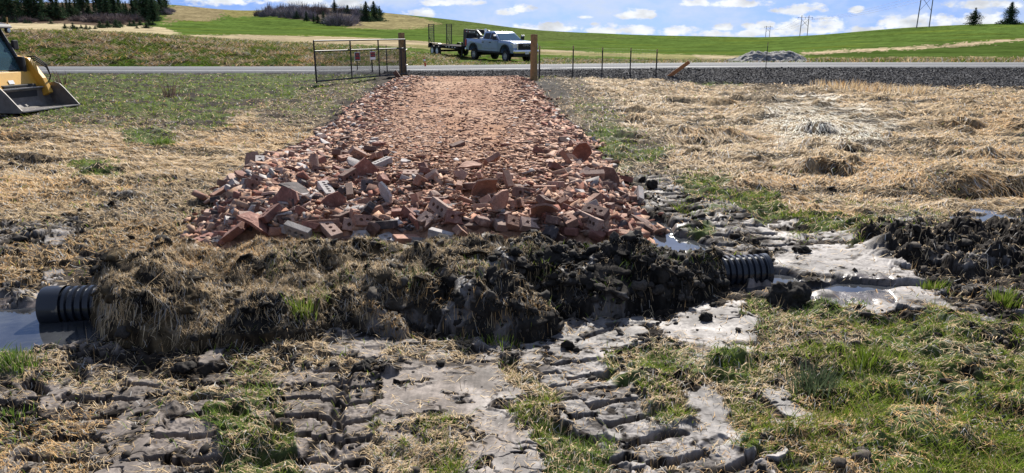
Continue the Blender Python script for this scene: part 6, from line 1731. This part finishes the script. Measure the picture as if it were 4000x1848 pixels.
def build_shrubs():
    G = 'leafless purple shrubs of the hilltop copse'
    S = [(1325, 101, 50, 130, 0, 'large domed purple grey bush, biggest of the copse'), (1290, 94, 56, 60, 1, 'purple bush joined to the biggest one'), (1378, 92, 58, 56, 1, 'purple bush leaning on the far flank of the biggest'),
         (1010, 64, 40, 40, 2, 'low dark bush at the tip of the copse'), (1032, 66, 38, 46, 0, 'dark purple bush second at the copse tip'), (1055, 62, 22, 50, 1, 'twiggy tall bush near the copse tip'), (1085, 64, 32, 60, 0, 'purple bush above the bare patch'), (1112, 68, 26, 64, 1, 'grey purple bush over the green field'),
         (1142, 70, 24, 64, 0, 'dense purple bush in the copse front'), (1172, 72, 22, 70, 1, 'dense grey bush in the middle of the copse'), (1100, 48, 22, 60, 2, 'brown bush near the crest'), (1140, 44, 20, 70, 2, 'brown bush on the crest'), (1190, 48, 18, 70, 2, 'reddish brown bush on the crest centre'), (1235, 54, 20, 70, 2, 'reddish bush behind the low conifers'),
         (1215, 74, 44, 60, 0, 'purple bush between low conifers'), (1262, 56, 22, 60, 2, 'brown bush left of the pointed conifer'), (1340, 52, 26, 60, 2, 'brown bush past the pointed conifer'), (1405, 76, 30, 60, 0, 'purple bush before the end conifers'), (1385, 56, 30, 60, 2, 'dark bush on the falling crest'), (1418, 82, 50, 50, 1, 'low purple bush at the foot of the end conifers'),
         (1250, 26, -8, 34, 3, 'spindly leafless treelet on the copse crest'), (1278, 28, 2, 26, 3, 'thin leafless treelet beside another on the crest'), (1330, 30, 2, 30, 3, 'thin leafless treelet past the pointed conifer'), (1125, 28, 6, 18, 3, 'small leafless treelet alone on the crest'), (1050, 40, 20, 30, 3, 'small leafless treelet at the copse tip')]
    for (u, vb, vt, w, k, lab) in S: shrub(u, vb, vt, w, k, lab, G)
    W = [(418, 90, 40, 90, 2), (450, 92, 46, 80, 2), (480, 86, 40, 90, 2), (395, 84, 40, 80, 2), (360, 88, 44, 80, 2), (330, 84, 44, 70, 2), (520, 84, 40, 80, 2), (300, 84, 50, 60, 2), (160, 84, 50, 70, 2), (110, 86, 56, 70, 2), (220, 80, 44, 70, 2), (560, 78, 36, 70, 2), (640, 58, 20, 70, 0), (665, 48, 22, 44, 0), (440, 70, 30, 90, 1), (390, 64, 30, 80, 1), (500, 66, 30, 80, 1), (340, 62, 30, 80, 1), (270, 66, 32, 70, 2), (60, 84, 46, 80, 2), (20, 84, 50, 80, 2)]
    seen = {}
    for (u, vb, vt, w, k) in sorted(W):
        wz = 'near the loader end' if u < 190 else 'under the first sky gap' if u < 290 else 'left of the open gap' if u < 380 else 'in the open gap' if u < 470 else 'past the open gap' if u < 600 else 'at the field corner'
        lab = f'{"brown" if k == 2 else "grey" if k == 1 else "purple"} leafless scrub between conifers {wz}'
        j = seen.get(lab, 0); seen[lab] = j + 1
        if j: lab += [', lower down', ', third along', ', fourth along'][min(j, 3) - 1]
        shrub(u, vb, vt, w, k, lab, 'leafless scrub inside the wood')
build_shrubs()
# ------------------------------------------------------------------ power line
def build_power():
    steel = mat_simple('weathered_pole', (.20, .19, .19), .8, var=.3)
    tops = []
    for (u, vb, vt, sp, y, lab) in ((3606, 99, -45, 50, 322, 'tall two-legged power pylon on the bare hill, nearest one, top cut off'), (3139, 134, 60, 30, 540, 'two-legged power pylon with crossed braces above a cloud bank'), (2998, 141, 101, 16, 960, 'tiny distant two-legged power pylon')):
        dxb, dyb, dzb = uv_ray(u, vb); dxt, dyt, dzt = uv_ray(u, vt)
        zb = CAM_H + dzb / dyb * y; zt = CAM_H + dzt / dyt * y; x = dxb / dyb * y; w = sp / FPX * y * CP; H = zt - zb
        root = empty('power_pylon', (x, y, zb), R(6)); tag(root, lab, 'pylon', 'power line across the hill')
        gnd = float(gz(x, y)) - zb - 1; r = .14 + y * .00030
        for s in (-1, 1):
            m = MB(); m.tube([(s * w / 2 * 1.04, 0, min(gnd, -1)), (s * w / 2 * .96, 0, H * 1.0)], r, 8, True, r1=r * .75); m.build('leg', steel, root)
        m = MB(); z0, z1 = (H * .40, H * .80) if H < 25 else (H * .46, H * .86); m.tube([(-w / 2, 0, z0), (w / 2, 0, z1)], r * .35, 6); m.tube([(w / 2, 0, z0), (-w / 2, 0, z1)], r * .35, 6); m.build('cross_brace', steel, root)
        m = MB(); m.box((0, 0, H * .90), (w * 2.05, r * .7, r * .8)); m.build('crossarm', steel, root)
        for s in (-1, 0, 1):
            m = MB(); m.tube([(s * w * .98, 0, H * .90), (s * w * .98, 0, H * .90 - 1.5)], r * .45, 6); m.build('insulator', steel, root)
        tops.append([Vector((x, y, zb)) + Matrix.Rotation(R(6), 3, 'Z') @ Vector((s * w * .98, 0, H * .9 - 1.5)) for s in (-1, 0, 1)])
    wm = mat_simple('power_cable', (.05, .05, .055), .6, var=.1)
    nx = [Vector((p.x + 160, 190, p.z + 10)) for p in tops[0]]
    for k in range(3):
        m = MB(); pts = []
        for a, b in ((nx[k], tops[0][k]), (tops[0][k], tops[1][k]), (tops[1][k], tops[2][k])):
            for i in range(16):
                t = i / 16; p = a.lerp(b, t); p.z -= (a - b).length * .03 * 4 * t * (1 - t) * .35; pts.append(p)
        pts.append(tops[2][k]); m.tube(pts, .05, 4, False); o = m.build('power_cable', wm)
        tag(o, ['power cable on the outer pylon arm toward the gravel heap', 'power cable on the middle of the pylon arms', 'power cable on the outer pylon arm toward the lone trees'][k], 'cable', 'cables of the power line')
build_power()

# ------------------------------------------------------------------ plants one can pick out
def tuft(name, u, v, n, hgt, spread, label, colr='green', group=None):
    p = hit(u, v); rg = np.random.default_rng(int(u)); x = p.x + rg.normal(0, spread, n); y = p.y + rg.normal(0, spread * .8, n)
    c = {'green': green_color(n, x, y) * np.array([.80, .85, .85]), 'rush': np.array([.07, .095, .05]) * rg.uniform(.6, 1.6, (n, 1)), 'dead': np.array([.10, .065, .055]) * rg.uniform(.5, 1.7, (n, 1)), 'straw': straw_color(n, x, y, np.zeros(n), np.zeros(n))}[colr]
    hd = np.arctan2(y - p.y, x - p.x) + rg.normal(0, .5, n); h = hgt * rg.uniform(.3, 1.0, n)
    V, F, C = blades(name, x, y, surf, hd, h * rg.uniform(.15, .6, n), np.maximum(rg.uniform(.003, .006, n), px_width(p.y, .5)), h, None, np.clip(c, .005, .8), M_BLADE, False, rg.normal(0, .3, n))
    o = npmesh(name, V, F, M_BLADE, None, C); return tag(o, label, 'plant', group)
GT = 'single tufts in the churned field'
tuft('grass_tuft', 1190, 1328, 110, .13, .035, 'bright green grass tuft at the foot of the mud mound', 'green', GT)
tuft('grass_tuft', 1955, 1345, 70, .08, .05, 'green grass tuft in the wet mud by the mound', 'green', GT)
tuft('rush_tuft', 3180, 1515, 260, .15, .06, 'dark grey green rush tuft near a smooth mud patch', 'rush', GT)
tuft('grass_tuft', 3390, 1415, 300, .10, .055, 'wide bright green grass tuft above the rush tuft', 'green', GT)
tuft('grass_tuft', 60, 1420, 260, .10, .055, 'green grass tuft by the ditch water', 'green', GT)
tuft('grass_tuft', 3640, 1130, 280, .10, .045, 'green clump beside the outlet ditch', 'green', GT)
tuft('grass_tuft', 3920, 1190, 260, .10, .045, 'green clump on dark mud far from the pipe', 'green', GT)
tuft('grass_tuft', 50, 1645, 80, .06, .04, 'small green rosette on bare trampled mud', 'green', GT)
tuft('grass_tuft', 640, 560, 340, .12, .08, 'green grass clump in the flattened straw', 'green', GT)
tuft('dead_shrub', 662, 378, 60, .58, .13, 'dark twiggy dead shrub standing in the green verge field', 'dead', 'dead shrubs in the field')
tuft('dead_shrub', 247, 332, 45, .55, .12, 'thin twiggy dead shrub beside the loader', 'dead', 'dead shrubs in the field')
tuft('tall_dry_grass', 3290, 345, 380, .34, .60, 'clump of tall dry grass at the foot of the gravel shoulder', 'straw')
tuft('tall_dry_grass', 3400, 352, 260, .30, .45, 'smaller clump of tall dry grass by the gravel shoulder', 'straw')
tuft('tall_dry_grass', 3560, 362, 160, .34, .30, 'thin clump of tall dry grass in front of black gravel', 'straw')
